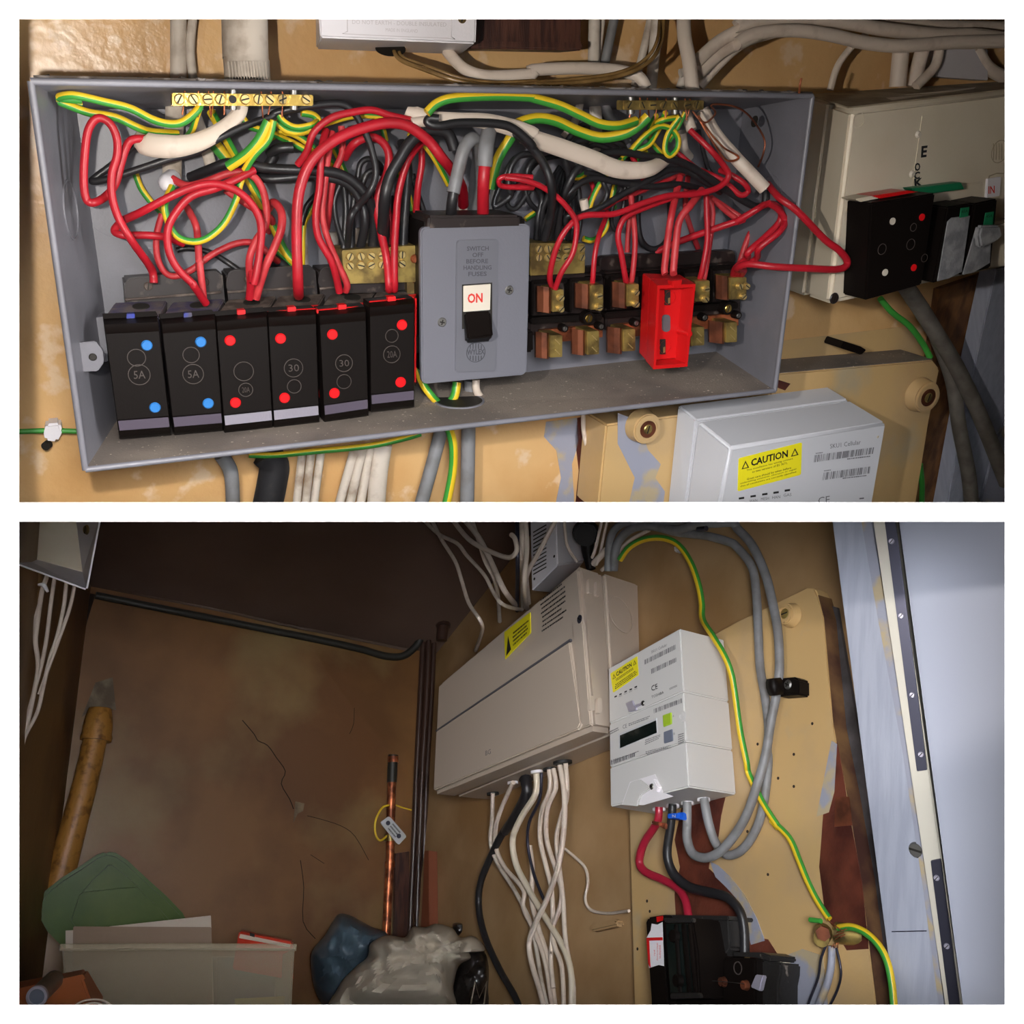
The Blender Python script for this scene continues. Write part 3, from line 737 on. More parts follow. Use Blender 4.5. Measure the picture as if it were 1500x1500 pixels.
screw('lid_screw', floorpt(1222, 437)[0] * 0 + U.at(1222, 437, h), U.n, .0055, .001, brownbase, o)
slab('masking_tape', U, [(1351, 170), (1376, 168), (1366, 280), (1335, 283)], h, h + .0006, creamp, o)
MB().disc(U.at(1345, 197, h), U.n, .0035, .002, cream, r2=.002).build('stud', o); MB().disc(U.at(1336, 255, h), U.n, .0035, .002, cream, r2=.002).build('stud', o)
for ch, q in (('E', [(1350, 214), (1359, 213), (1357, 230), (1349, 231)]), ('O', [(1340, 239), (1348, 238), (1348, 250), (1340, 251)]), ('C', [(1339, 252), (1348, 251), (1347, 262), (1339, 263)]), ('K', [(1339, 262), (1352, 260), (1352, 273), (1340, 274)])):
    text('handwriting', ch, U, q, h + .0006, blacktxt, o, bold=.035)
c = U.at(1464, 222, h); e = MB().ring(c, U.n, pxr(c, 16), .0006, .0004, creamd).build('moulded_emblem', o)
for dx in (-9, -5, -1, 3, 7): slab('emblem_bar', U, [(1464 + dx, 222 - 12), (1465 + dx, 210), (1465 + dx, 234), (1464 + dx, 234)], h, h + .0004, creamd, e)
s = slab('switch_tab', U, [(1447, 262), (1467, 259), (1465, 287), (1445, 290)], h, h + .003, plastw, o, .0005)
text('tab_lettering', 'IN', U, [(1448, 273), (1457, 272), (1457, 283), (1448, 284)], h + .003, redtxt, s, bold=.02)
sweep('tab_groove', [U.at(x, y, h) for x, y in ((1444, 290), (1449, 258), (1470, 254))], [.0007] * 3, creamd, o, ring=4, per=2)
slab('fuse_recess', U, [(1247, 296), (1440, 266), (1436, 285), (1240, 312)], h, h + .003, creamp, o, .001)
slab('moulded_skirt', U, [(1440, 330), (1485, 320), (1485, 388), (1420, 398), (1400, 404)], h, h + .02, creamp, o, .003)
def bf(name, q, h0, h1, lab, extra):
    o = thing(name, U.at(*q[3], h0), lab, 'fuse'); slab('body', U, q, h0, h1, black, o, .0015); extra(o); return o
def x1(o):
    for x, y, m in ((1307, 324, cream), (1296, 399, cream), (1350, 318, reddot), (1338, 392, reddot)):
        c = U.at(x, y, .150); MB().disc(c, U.n, pxr(c, 5), .001, m).build('colour_dot', o)
    for x, y, r in ((1292, 365, 8), (1334, 358, 8), (1338, 333, 6), (1354, 378, 6)):
        c = U.at(x, y, .150); MB().ring(c, U.n, pxr(c, r), .0005, .0003, embk).build('moulded_disc', o)
    slab('red_strip', U, [(1278, 287), (1330, 279), (1346, 281), (1290, 291)], .12, .142, redplas, o, .0006)
    slab('cream_strip', U, [(1252, 292), (1276, 287), (1290, 290), (1262, 296)], .12, .140, creamp, o, .0006)
bf('double_fuse_block', [(1276, 297), (1371, 283), (1351, 417), (1268, 440)], .118, .150, 'wide black fuse block with cream and red dots on the cream unit', x1)
slabq = slab('green_strip', U, [(1335, 276), (1408, 267), (1413, 277), (1345, 286)], .116, .128, greenlab, None, .0006)
tag(slabq, 'green plastic strip above the black fuses on the cream unit', 'strip')
def x2(o):
    slab('tape', U, [(1389, 325), (1395, 319), (1421, 316), (1409, 398), (1390, 408), (1374, 412)], .15, .1514, tape, o)
    slab('label', U, [(1408, 305), (1420, 303), (1418, 317), (1406, 319)], .1515, .1522, greenlab, o)
    text('label_lettering', '45A', U, [(1409, 308), (1418, 306.5), (1417.5, 311), (1408.5, 312.5)], .1522, blacktxt, o)
bf('tall_fuse', [(1388, 303), (1424, 297), (1411, 400), (1367, 415)], .118, .150, 'black fuse with peeling grey tape, next to the wide black block', x2)
def x3(o):
    slab('tape', U, [(1431, 333), (1453, 329), (1450, 385), (1425, 400), (1411, 402)], .15, .1514, tape, o)
    slab('label', U, [(1444, 312), (1456, 310), (1454, 329), (1441, 331)], .1515, .1522, greenlab, o)
    text('label_lettering', '45A', U, [(1445, 315), (1454, 313.5), (1453.5, 318), (1444.5, 319.5)], .1522, blacktxt, o)
    slab('rag_of_tape', U, [(1438, 331), (1466, 330), (1470, 345), (1462, 354), (1437, 364), (1434, 345)], .152, .160, tape, o, .002)
bf('tall_fuse', [(1428, 298), (1462, 291), (1452, 392), (1411, 404)], .118, .150, 'black fuse with crumpled torn tape, at the far right of the cream unit', x3)

# ---- things fixed to the wall below
o = thing('mounting_board', U.at(884, 740, 0), 'thick ochre-painted board behind the upper smart meter', 'board')
bp = [(888, 622), (1124, 592), (1137, 547), (1366, 527), (1377, 541), (1362, 615), (1340, 752), (875, 752)]
BH = .05
slab('board', U, bp, .001, BH, boardc, o, .002)
fr = [U.at(1140, 547, BH), U.at(1366, 527, BH)]; bb = [p - U.n * BH for p in fr]; u_ = V((0, 0, .0006))
MB().hexa([fr[0] + u_, fr[1] + u_, bb[1] + u_, bb[0] + u_], [fr[0], fr[1], bb[1], bb[0]], greydust).build('dusty_top', o)
for q in ([(905, 605), (932, 615), (950, 660), (968, 680), (960, 700), (974, 720), (970, 752), (918, 752), (930, 700), (905, 650)],):
    slab('paint_and_shade_patch', U, q, BH, BH + .0004, bluegrey, o)
slab('scuff', U, [(1139, 556), (1158, 562), (1150, 572), (1139, 568)], BH, BH + .0006, maroon, o)
for x, y, lab in ((940, 622, 'round ochre ceramic knob under the bottom edge of the fuse box'), (1347, 577, 'round ochre ceramic knob on the right corner of the board')):
    o = thing('board_knob', U.at(x, y, BH), lab, 'knob', 'ceramic knobs on the upper board')
    p = U.at(x - 3, y, BH); r = pxr(p, 26)
    MB().disc(p, U.n, r, .016, boardc, 30, r2=r * .86).build('collar', o, .0015)
    q = p + U.n * .0162; MB().ring(q - U.n * .001, U.n, r * .8, r * .22, .002, boardc).build('lip', o, .0005)
    MB().disc(q, U.n, r * .5, .0006, copperD, 20).build('recess', o)
    screw('screw', q + U.n * .0006, U.n, r * .28, .0008, brassD, o)
WALLU = bpy.data.objects['wall_back']
def patch(par, pl, q, m, h=0., t=.0005, name='paint_and_shade_patch'): return slab(name, pl, q, h, h + t, m, par)
UWh = UW
patch(WALLU, UW, [(800, 618), (845, 612), (850, 640), (838, 680), (842, 748), (812, 748), (822, 700), (815, 660), (797, 640)], bluegrey)
patch(WALLU, UW, [(846, 612), (884, 606), (876, 748), (842, 748), (848, 690), (842, 640)], maroon)  # shade of the dark recess beside the board, painted as a maroon patch
patch(WALLU, UW, [(1140, 500), (1330, 478), (1360, 500), (1352, 520), (1140, 525)], boardc)
o = thing('wooden_upright', U.at(1400, 700, 0), 'brown bare wooden upright between the board and white door frame', 'upright')
slab('plank', U, [(1376, 424), (1470, 392), (1424, 570), (1390, 752), (1330, 752)], -.003, .006, woodB, o)
o = thing('upper_door_frame', U.at(1470, 700, 0), 'white painted door frame edge at right of the old fuse box', 'door frame')
slab('frame', U, [(1459, 395), (1500, 385), (1500, 752), (1385, 752), (1420, 570)], .0065, .03, postpaint, o, .001)
slab('bluish_shade', U, [(1500, 560), (1500, 752), (1432, 752), (1462, 640)], .03, .034, bluegrey, o, .001)  # bluish shade low on the frame, painted as a coloured plate
tag(slab('plastic_scrap', U, [(1237, 500), (1262, 508), (1270, 513), (1262, 520), (1232, 510)], .0, .03, black, None, .001), 'small black plastic scrap lying on the dusty board top', 'scrap')

# ---- the smart meter (upper view, cut by the white border)
def cautionlabel(o, pl, q, h, big):
    s = slab('caution_label', pl, rquad(q, .03, .05), h, h + .0004, yellab, o)
    hh = h + .0004
    sub = lambda a, b, c, d: [tuple(bil(q, *t)) for t in ((a, b), (c, b), (c, d), (a, d))]
    text('caution_lettering', 'CAUTION', pl, sub(.2, .12, .78, .34), hh, blacktxt, s, bold=.03)
    for u0 in (.05, .83):
        t = MB(); a = [bil(q, u, v) for u, v in ((u0 + .06, .12), (u0 + .12, .36), (u0, .36))]; b = [bil(q, u, v) for u, v in ((u0 + .06, .185), (u0 + .095, .335), (u0 + .025, .335))]
        t.add([pl.at(*p, hh + .0003) for p in a + b], [(0, 1, 4, 3), (1, 2, 5, 4), (2, 0, 3, 5)], blacktxt).build('warning_triangle', s, smooth=False)
    if big:
        for i, (tx, a, b) in enumerate((('This installation has wiring colours', .13, .86), ('to two versions of BS 7671.', .22, .78), ('', 0, 0), ('Great care should be taken before', .14, .84), ('undertaking extension, alteration or repair', .04, .93), ('that all conductors are correctly identified.', .04, .93))):
            if tx: text('small_lettering', tx, pl, sub(a, .40 + i * .088, b, .465 + i * .088), hh, blacktxt, s)
    else:
        lines('small_print', pl, sub(.15, .42, .85, .56), hh, blacktxt, s, 2, 3); lines('small_print', pl, sub(.08, .66, .94, .92), hh, blacktxt, s, 3, 5)
o = thing('smart_meter', U.at(990, 740, BH), 'upper grey white smart meter with yellow caution label below the fuse box', 'electricity meter')
mf = [(1070, 656), (1300, 619), (1277, 752), (1051, 752)]; mbk = [(992, 593), (1212, 566), (1200, 752), (976, 752)]
MF, MK = quad_at(U, mf, .125), quad_at(U, mbk, BH + .001)
MB().hexa(lerp4(MF, MK, .0), lerp4(MF, MK, .62), meterup).build('cover', o, .003, 3)
MB().hexa(lerp4(MF, MK, .63), MK, meterup).build('back_case', o, .002, 2)
h = .125
Hc = lambda *t: [(1080 + x * .26667, 360 + y * .26667) for x, y in t]
cautionlabel(o, U, Hc((8, 1168), (356, 1080), (350, 1258), (2, 1350)), h, True)
text('printed_lettering', 'SKU1 Cellular', U, Hc((510, 1090), (678, 1066), (678, 1090), (510, 1114)), h, greytxt, o)
barcode('barcode', U, Hc((425, 1150), (757, 1106), (750, 1142), (420, 1190)), h, greytxt, o, 44)
barcode('barcode', U, Hc((475, 1246), (733, 1212), (728, 1250), (468, 1288)), h, greytxt, o, 36)
for q in (Hc((600, 1166), (748, 1148), (748, 1160), (600, 1178)), Hc((575, 1272), (728, 1254), (728, 1266), (575, 1284)), Hc((430, 1136), (475, 1130), (475, 1140), (430, 1146)), Hc((475, 1232), (520, 1226), (520, 1236), (475, 1242))): lines('small_print', U, q, h, greytxt, o, 1, 7)
for i, (x, y, w) in enumerate(((24, 1388, ''), (88, 1377, 'WAN'), (152, 1366, 'MESH'), (214, 1357, 'HAN'), (276, 1345, 'GAS'))):
    slab('indicator', U, Hc((x - 14, y - 4), (x + 14, y - 8), (x + 14, y + 2), (x - 14, y + 6)), h, h + .0005, blacktxt, o)
    if w: text('printed_lettering', w, U, Hc((x - 22, y + 18), (x + 22, y + 13), (x + 22, y + 29), (x - 22, y + 34)), h, greytxt, o)
text('printed_lettering', 'CE', U, Hc((445, 1382), (508, 1373), (508, 1412), (445, 1421)), h, greytxt, o)
slab('printed_mark', U, Hc((672, 1386), (696, 1383), (696, 1390), (672, 1393)), h, h + .0003, greytxt, o)
screw('case_pin', U.at(1286, 640, h), U.n, .0015, .0004, creamp, o)

# ------------------------------------------------------------------ wires of the old fuse box
def red(s, w, l, **k): return wire('red_wire', s, w, redw, l, 'wire', **k)
def red2(s, w, l, **k): return wire('red_wire', s, w, redw2, l, 'wire', **k)
def blk(s, w, l, **k): return wire('black_wire', s, w, blackw, l, 'wire', **k)
def gy(s, w, l, **k): return wire('earth_wire', s, w, GY, l, 'wire', **k)
def wht(s, w, l, **k): return wire('white_cable', s, w, whitew, l, 'cable', **k)
def dty(s, w, l, **k): return wire('white_cable', s, w, dirtyw, l, 'cable', **k)
red('A 770,1480,62 755,1400 650,1250,85 575,1120 540,1000 540,880 568,780 565,680 525,600 460,575 410,640 390,780 385,930 400,1020 440,1038 510,1000,75 560,930 590,820 620,730 660,690 760,690,68', 45, 'red wire in a tall loop at the far left, down to the first blue-dot fuse')
wire('white_sheath', 'A 690,650,66 720,712,72 850,730,78 980,715,78 1090,670,76 1180,610,74 1235,550,72 1250,500,72', [30, 130, 128, 105, 92, 85, 82, 80], whitew, 'wide cream cable sheath split open at left under the bright earth bar', 'cable', flat=.5)
blk('A 760,745,68 690,720,62 650,735,60 590,790,60 530,840,60 450,900,60 436,922,62 530,905,66 700,850,70 850,800,72 1000,760,72 1120,690,76 1250,625,76 1400,570,76 B 90,545 200,520,80 320,500 450,497 520,545 580,650 620,760 640,880 605,980 540,1060,70 500,1130 485,1280,50', 40, 'long black wire running from the split cream sheath to left neutral block')
gy('A 370,475,80 250,462,84 330,448,92 500,485 640,520 760,580 850,605 930,595 1010,530 1025,480,86', 44, 'upper green and yellow wire of the pair at top left corner', flip=True)
gy('A 370,500,70 250,480,76 330,515 420,545 560,570 680,625 760,650,60 900,660,50', 44, 'lower green and yellow wire of the pair at top left corner', flip=True)
gy('A 1020,520,84 1000,580,80 980,640,70 950,680,50', 36, 'short green and yellow wire dropping from the left earth bar')
dty('A 885,410,14 885,560,14 872,760,20 870,910,30', 105, 'upright cream cable behind the red wires, left part of the box', flat=.5)
dty('A 985,520,14 1040,680,16 1090,860,20', 66, 'slanting cream cable right of the upright cream cable', flat=.5)
dty('A 905,20,8 905,370,8', 90, 'cream cable on the wall above the left corner of the fuse box', flat=.6)
dty('A 985,20,10 970,200,10 988,370,10', 50, 'narrow cream cable beside the conduit on the upper wall', flat=.7)
wire('torn_sheath', 'A 870,905,34 860,900,44 840,930,48 850,965,50', [100, 90, 60, 20], plastw, 'torn white sheath end with a red wire coming out', 'cable')
red2('A 870,905,48 950,945,54 1050,925,60 1180,878,64 1262,872,66 1330,905,66 1378,1000 1388,1150 1330,1250 1295,1350 1300,1480,62 E 1305,290,62', 42, 'pale red wire leaving the torn sheath end and arching down')
red('A 590,1140,60 700,1090,76 850,1010,82 980,955 1100,935 1220,970 1310,1050 1358,1160 1350,1320 1320,1480 E 1310,150,76 1295,290,64', 44, 'large bright red arch down to the dusty brown-topped fuse')
red('A 600,1135,58 552,1190,54 600,1217,58 720,1217,56 830,1227,50 930,1262,40', 42, 'red wire running level behind the first tall loop')
red('A 1320,860,72 1200,920,80 1100,962,80 980,1000 900,1080 848,1180 852,1300 900,1400 980,1480 E 990,220,80 1055,315,64', 44, 'bright red wire curving round to the second blue-dot fuse')
red2('A 950,1060,34 1000,1160,50 1012,1250 1020,1400 E 1022,100,62 1045,310,62', 40, 'pale red straight wire down to the second blue-dot fuse')
red2('A 815,1100,40 785,1220 790,1340 830,1420 890,1442 980,1405 1080,1330 1200,1270 1290,1255 1360,1280 1400,1320 1450,1360,25', 36, 'thin faded red wire crossing low behind the arches')
red2('A 1160,970,30 1250,1030 1330,1080 1420,1130 1400,1200,20', 34, 'short faded red wire sloping right behind the arches')
red2('A 1400,1070,40 1430,1038,56 1470,1090,66 1470,1180,72 1430,1290 1380,1400 E 1330,290,64', 46, 'faded red wire with a hooked top beside the arches')
gy('A 870,950,54 830,1050,64 850,1150 900,1225 980,1252 1060,1235 1150,1160 1215,1040 1240,950 1270,860 1320,780 1370,690,76 1395,590,82', 38, 'round green and yellow loop hanging inside the red arches', flip=True)
gy('A 1400,590,84 1350,690,82 1280,770,78 1180,840,70', 58, 'thick green and yellow wire slanting left from the earth bar')
gy('A 1428,585,86 1400,690,84 1320,780,80 1270,860,74', 40, 'yellow-sided earth wire hanging beside the thick slanting one', flip=True)
gy('A 1280,900,30 1360,1040,26 1430,1180 1500,1320 B 150,1330 240,1410,30', 46, 'green and yellow wire slanting down right behind the arches', flip=True)
gy('A 1300,1000,22 1390,1130,20 1480,1290 B 80,1280 200,1400,20', 34, 'thinner green and yellow wire slanting below its neighbour')
gy('A 670,880,12 700,960 760,1040 830,1110', 36, 'short green wire behind the first tall red loop')
gy('A 1085,540,60 1140,640,50 1200,750,40 1260,850,30', 50, 'green and yellow wire hanging below the middle of the left earth bar', flip=True)
gy('A 1080,690,20 1140,760 1200,830', 70, 'pair of earth wires low behind the black crossing wire')
gy('A 1250,560,70 1300,620,70 1400,650,60 1490,690,50 B 120,680,45 240,740 310,790', 38, 'earth wire from the left bar to the middle wires')
blk('A 895,1300,14 960,1288 1080,1312 1180,1370 1275,1440,20', 32, 'thin black wire low behind the second blue-dot fuse')
blk('A 970,900,40 1080,855,55 1180,820,62 1300,830 1400,850 B 60,850,66 250,860 420,875 520,925 590,1000 630,1100,60 625,1280,50', 56, 'upper of two thick black wires crossing the left middle')
blk('A 1335,895,50 1420,908,56 B 60,905,60 250,895 400,905 500,950 565,1050 580,1150,60 555,1285,50', 50, 'lower of two thick black wires crossing the left middle')
blk('A 1370,880,40 1390,850,50 1430,780 B 60,770 110,740,56 185,735,58', 60, 'black cable stump rising right of the green loop')
blk('A 1290,1470,25 1390,1370,20 1450,1360 1500,1400 B 160,1400', 60, 'black wire low behind the red arches by the silver-banded fuses')
# middle
red('B 212,1480,62 F 212,270,62 B 212,1480,86 205,1200,88 215,1000 262,850 340,750 460,670 600,620 720,600 820,620 930,700 1000,790 1050,850,76 1110,950,60 1120,1050,40'.replace('B 212,1480,62 F 212,270,62 ', 'F 215,270,62 '), 60, 'thickest red wire arching from the fourth fuse to the main switch')
red('B 210,830,70 260,760,76 300,650,80 400,570,82 520,540 620,530 720,560 845,588,80', 40, 'red wire arching level into the long cream sheath')
red('B 365,640,60 340,760,70 330,950 310,1100 325,1230 400,1370 F 440,255,62', 42, 'front red wire of the bunch dropping to the fifth fuse')
red2('B 400,650,56 375,800,64 358,950 345,1100 370,1220 430,1370 480,1480 F 475,250,60', 38, 'middle red wire of the bunch dropping to the fifth fuse')
red2('B 450,620,50 455,760,54 410,880 385,1050,50 370,1180,40', 38, 'rear red wire with a bent top over the fifth fuse')
red('B 470,790,50 520,715,64 600,678 670,700 710,770 702,870 660,970 648,1080 668,1200 700,1350 712,1490,70 F 712,240,62', 46, 'left red wire dropping to the fuse beside the main switch')
red('B 900,700,60 830,780,70 790,880 762,1000 752,1120 742,1300 742,1490,70 F 742,240,62', 42, 'right red wire dropping to the fuse beside the main switch')
red('B 885,690,40 892,820 872,950 860,1110,34', 38, 'short straight red wire behind the thick black arch')
red2('B 700,1060,36 720,1150 728,1320,50 728,1470', 34, 'pale red wire stub between the two front ones by the switch')
blk('B 1070,745,84 1040,665 980,640 900,650 830,705 770,800 715,900 690,1010 680,1150,70 672,1270,52', 66, 'thickest black arch left of the grey tails')
blk('B 780,710,40 800,780,50 815,870 805,1000 795,1130 788,1280,50', 56, 'straight greyish black wire right of the thick black arch')
blk('B 840,880,30 860,960 890,1050 925,1140', 34, 'thin black wire slanting down to the main switch top')
for i, (s, w, l) in enumerate((('B 540,900,50 555,825 600,798 655,825 685,880,40', 34, 'small black hoop left of the pale red wires'), ('B 560,960,44 590,880 640,862 690,890,36', 34, 'small lower black hoop beside the small hoop'),
        ('B 445,935,50 412,1030 425,1150 470,1290,50', 32, 'first thin black wire into left neutral block'), ('B 462,930,46 475,1080 462,1290,50', 36, 'second black wire into left neutral block, straight'),
        ('B 530,960,44 510,1100 505,1290,50', 36, 'third black wire into left neutral block'), ('B 580,1000,40 575,1150 560,1290,50', 34, 'fourth black wire into left neutral block'),
        ('B 640,960,36 625,1100 610,1290,50', 32, 'fifth black wire into left neutral block'), ('B 690,1000,40 700,1150 700,1290,46', 34, 'sixth black wire into left neutral block'), ('B 740,1000,32 735,1150 730,1290,46', 28, 'seventh black wire into left neutral block'))):
    blk(s, w, l)
blk('B 230,1160,20 260,1060 310,1000 340,970', 34, 'short black wire between the thick red wire and the bunch')
gy('B 320,1010,12 270,1100 240,1180 235,1400', 34, 'green wire low behind the thick red wire')
gy('B 90,590,70 150,640 240,650 320,600,66 300,560,66 230,545', 40, 'coiled earth wire by the right end of the bright earth bar', flip=True)
gy('B 100,540,76 130,590 200,625 290,610 325,580,60', 36, 'inner coil of earth wire by the bright earth bar')
gy('B 60,680,50 150,650 240,690 320,760 410,830,30', 40, 'earth wire rising then falling under the bright bar', flip=True)
gy('B 100,640,60 250,640 400,590 520,560 620,560 720,575 800,600,50', 36, 'earth wire behind the level red arch', flip=True)
gy('B 820,655,46 900,715 965,800 1040,940,36', 34, 'thin earth wire falling to the main switch, left of grey tails', flip=True)
gy('B 650,590,20 680,640 695,700', 32, 'short green wire behind the red arches')
gy('B 410,740,24 470,870 520,990', 34, 'short earth wire behind the red bunch', flip=True)
gy('B 725,820,20 790,930 830,1030 845,1120', 32, 'green wire behind the thick black arch')
gy('B 920,545,102 980,490 1080,462,104 1300,452 1490,458 C 160,465 300,505 420,560 520,605 620,615 715,590,98', 52, 'long thick green and yellow wire across the top middle')
gy('C 785,565,92 720,625,88 640,665,84 520,680,78 400,645,74 280,590 170,575 60,610 B 1390,665,64 1310,800,60 1270,960,56', 58, 'thick earth wire arching from the right earth bar to the switch', flip=True)
wire('white_sheath', 'B 805,535,78 860,560,80 960,572,86 1100,580,88 1250,592 1400,630 1500,668 C 100,668,86 300,735,82 480,800 600,850 700,862 800,850 890,795,66', [50, 100, 70, 72, 85, 95, 95, 95, 100, 100, 100, 95, 85, 60], whitew, 'long cream cable sheath sweeping across the middle to the right', 'cable', flat=.5)
slabx = wire('sheath_stub', 'B 835,600,84 920,590,86', [55, 60], whitew, 'short cream sheath stub at the torn end of the long sheath', 'cable')
blk('B 985,578,98 935,575,96 925,600 985,617,98 1100,600 1300,605 1400,635 1500,725 C 60,660,94 150,740 220,840 255,960 250,1100,74 215,1240,60', 48, 'black wire lying along the long cream sheath')
wire('grey_tail', 'B 1175,1090,26 1190,900,40 1205,780,66 1180,690,86 1130,730,92 1095,850 1065,985,94', 74, greyw, 'bent grey supply tail over the main switch', 'cable', flat=1)
wire('black_core', 'B 1068,975,94 1055,1060,92 1050,1160,72', 62, blackw, 'black core of the bent grey tail into main switch', 'wire')
wire('grey_tail', 'B 1262,640,84 1245,740,94 1238,840,96', 88, greyw, 'short straight grey sheath above the switch', 'cable')
wire('red_core', 'B 1238,825,96 1230,950,96 1228,1150,72', 68, redw, 'thick red core entering the top of the main switch', 'wire')
wire('grey_tail', 'B 1325,740,12 1305,900 1290,1110', 56, greyw, 'grey cable low behind the main switch', 'cable')
for s, w, l in (('B 235,1170,10 245,1400', 52, 'white cable stub behind the fourth fuse'), ('B 400,1200,10 415,1400', 66, 'white cable stub left of the neutral block'), ('B 570,1180,14 570,1280', 90, 'white cable stub behind the neutral block'),
                ('B 845,1120,24 835,1250', 76, 'clean white cable stub left of the main switch'), ('B 1120,1030,24 1125,1100', 60, 'small white cable stub above the main switch')):
    dty(s, w, l, flat=.6)
# right half
dty('C 420,460,30 380,600,20 320,680,16', 44, 'slanting white cable behind the arching earth wire')
dty('C 490,20,12 485,280,12', 66, 'cream cable above the box, left one beside the chime box', flat=.7)
dty('C 490,440,16 500,620,16 490,750,20', 70, 'cream cable inside the box continuing behind the sheath', flat=.7)
wire('grey_cable', 'C 600,20,14 545,285,14', 54, greyw, 'grey cable above the box right of the chime box', 'cable')
wire('grey_cable', 'C 530,440,16 570,560,20 680,700,24', 60, greyw, 'grey cable inside the box behind the earth wires', 'cable')
dty('C 535,20,8 505,275,8', 34, 'thin white cable between the cream and grey cables above', flat=.8)
dty('C 800,20,10 750,240,10 710,400,10', 44, 'narrow white cable above the right earth bar')
dty('C 835,20,16 820,200,16 800,410,16', 66, 'wide white cable above the right earth bar', flat=.6)
wht('C 980,10,30 985,130,40 1010,260,50 1030,425,60', 80, 'smooth white cable bending into the box top right', flat=.8)
blk('C 350,1240,48 335,1120,58 400,1110,62 520,1065,66 650,990 800,910 900,860 1000,865 1100,925 1180,980,50', 36, 'black wire rising from the right neutral block to the right side')
blk('C 290,1240,50 300,1080,62 355,920,72 420,830 520,775 640,760 760,780 900,800 1000,830 1100,890 1200,960 1300,1022 1380,1060 1425,1045 1430,965,72', 42, 'long black wire ending in the slanting cream cable at right')
blk('C 245,1240,50 280,1090,60 370,965,66 480,905 620,925 800,950 950,938 1080,965,56', 36, 'middle long black wire heading right over the red wires')
blk('C 200,1240,50 230,1120,56 340,1000,60 350,900 330,790,64 370,720 450,690 560,690 640,720 670,770,50', 34, 'black wire rising from neutral block into the top hoop')
blk('C 170,1240,50 180,1120,54 200,1000 120,880,58 170,800 230,860,60 270,960,56 260,1100', 34, 'black wire in a small round loop above the right neutral block')
blk('C 180,1240,48 205,1080,56 245,960,62 210,830,68 150,775 80,780 30,850 20,960 B 1380,1000,66 1290,1060,64 1320,950 1400,800 1500,770', 34, 'black wire looping far left above the main switch')
blk('C 320,1240,44 300,1080,44 240,980 150,960 60,1070,44 10,1040 60,950 140,870', 30, 'black wire in a low oval loop by the switch corner')
blk('C 390,1240,44 410,1100 400,960 370,1000 300,1100,50 270,1240,44', 34, 'tight black hairpin beside right neutral block')
blk('C 340,700,54 390,640 460,600 560,615 630,690,46', 34, 'black hoop under the thick arching earth wire')
blk('C 340,780,44 240,790 160,830 110,920 130,1030 200,1100,40', 30, 'rear black wire curving left over the neutral block')
blk('C 440,870,60 520,885 570,860 630,890 600,910 540,920 560,990 520,1060 450,1090 400,1110,60', 30, 'black wire with a small knot below the cream sheath')
blk('C 740,1000,24 728,1120 745,1240 800,1293 868,1272 905,1190 905,1020,24', 36, 'black U-shaped loop in front of the bare back panel')
blk('C 640,960,34 590,1060 585,1150 610,1190 640,1120 660,950', 26, 'narrow black hairpin right of the bundle')
blk('C 420,760,40 500,720 600,760 700,800,30', 30, 'black wire behind the cream sheath at right')
for i in range(7):
    x = 175 + i * 37; blk(f'C {x},1240,{44+i} {x+18},1130,{40+2*i} {x+30-i*4},1000,{36+i} {300+i*8},{840+i*12},{30+i}', 26, ('first', 'second', 'third', 'fourth', 'fifth', 'sixth', 'last')[i] + ' thin straight black wire from the left in the bundle at right neutral block')
red('B 1500,900,84 1400,892,82 1330,900,80 1315,925,78 1345,950,76 1500,955,74 C 60,955,60 100,940,50', 30, 'red wire doubled back left of the black bundle')
red('C 0,900,84 100,915,88 200,950 300,1020 380,1120 392,1200 370,1320 310,1420,84 275,1510,76 G 280,235,62', 32, 'red wire crossing over the black bundle to the first open terminal')
red('G 262,235,62 C 245,1440,72 280,1290,80 340,1180,84 430,1110 600,1100 760,1040 900,1000 1050,990 1170,955 1228,890 1190,820 1120,740 1015,640,70', 34, 'long red wire from the first open terminal to the short cream sheath')
red('G 478,225,62 C 482,1450,66 492,1330,66 515,1220,62 550,1130,50 560,1090,40', 30, 'thin red wire to the second open terminal')
red('G 668,215,62 C 660,1450,70 640,1330,72 620,1220,72 650,1130 720,1085 850,1035 950,1000 1050,980,60', 34, 'front red wire to the third open terminal')
red2('G 688,215,62 C 700,1430,66 712,1300,64 710,1180,60 690,1000,50', 32, 'rear red wire to the third open terminal')
red2('C 670,1310,20 680,1160 700,1000,20', 30, 'faded red wire hanging behind the third terminal')
red2('G 880,155,86 C 875,1400,84 892,1250,80 915,1100 960,900,60', 40, 'left wire of the pair going into the red carrier')
red2('G 925,155,86 C 925,1400,84 940,1240,82 960,1130 1020,1050 1080,970,66', 42, 'right wire of the pair going into the red carrier')
red('G 1068,190,62 C 1085,1400,66 1110,1250,66 1108,1100,64 1105,990,60', 34, 'red wire to the terminal right of the red carrier, front one')
red2('G 1090,190,60 C 1110,1350,60 1140,1100,56 1110,1010,50', 32, 'red wire to the terminal right of the red carrier, rear one')
red2('C 1060,1290,16 1020,1180 990,1060 1005,890,24', 30, 'faded red wire slanting against the back panel right of the hoop')
red('G 1252,180,62 C 1265,1400,76 1330,1340,90 D 60,1310,98 150,1230 228,1150 240,1090,100 200,1050 150,1050,92 100,1080 0,1140,80 C 1310,1130,80 1200,1165,70 960,1250,40 830,1310,24', 38, 'red wire with the rounded loop near the right side panel')
red('G 1268,178,64 C 1290,1400,80 1380,1345,92 D 120,1290,104 230,1200,110 262,1140,104 230,1080 170,1040', 36, 'outer red wire of the loop near the right side panel')
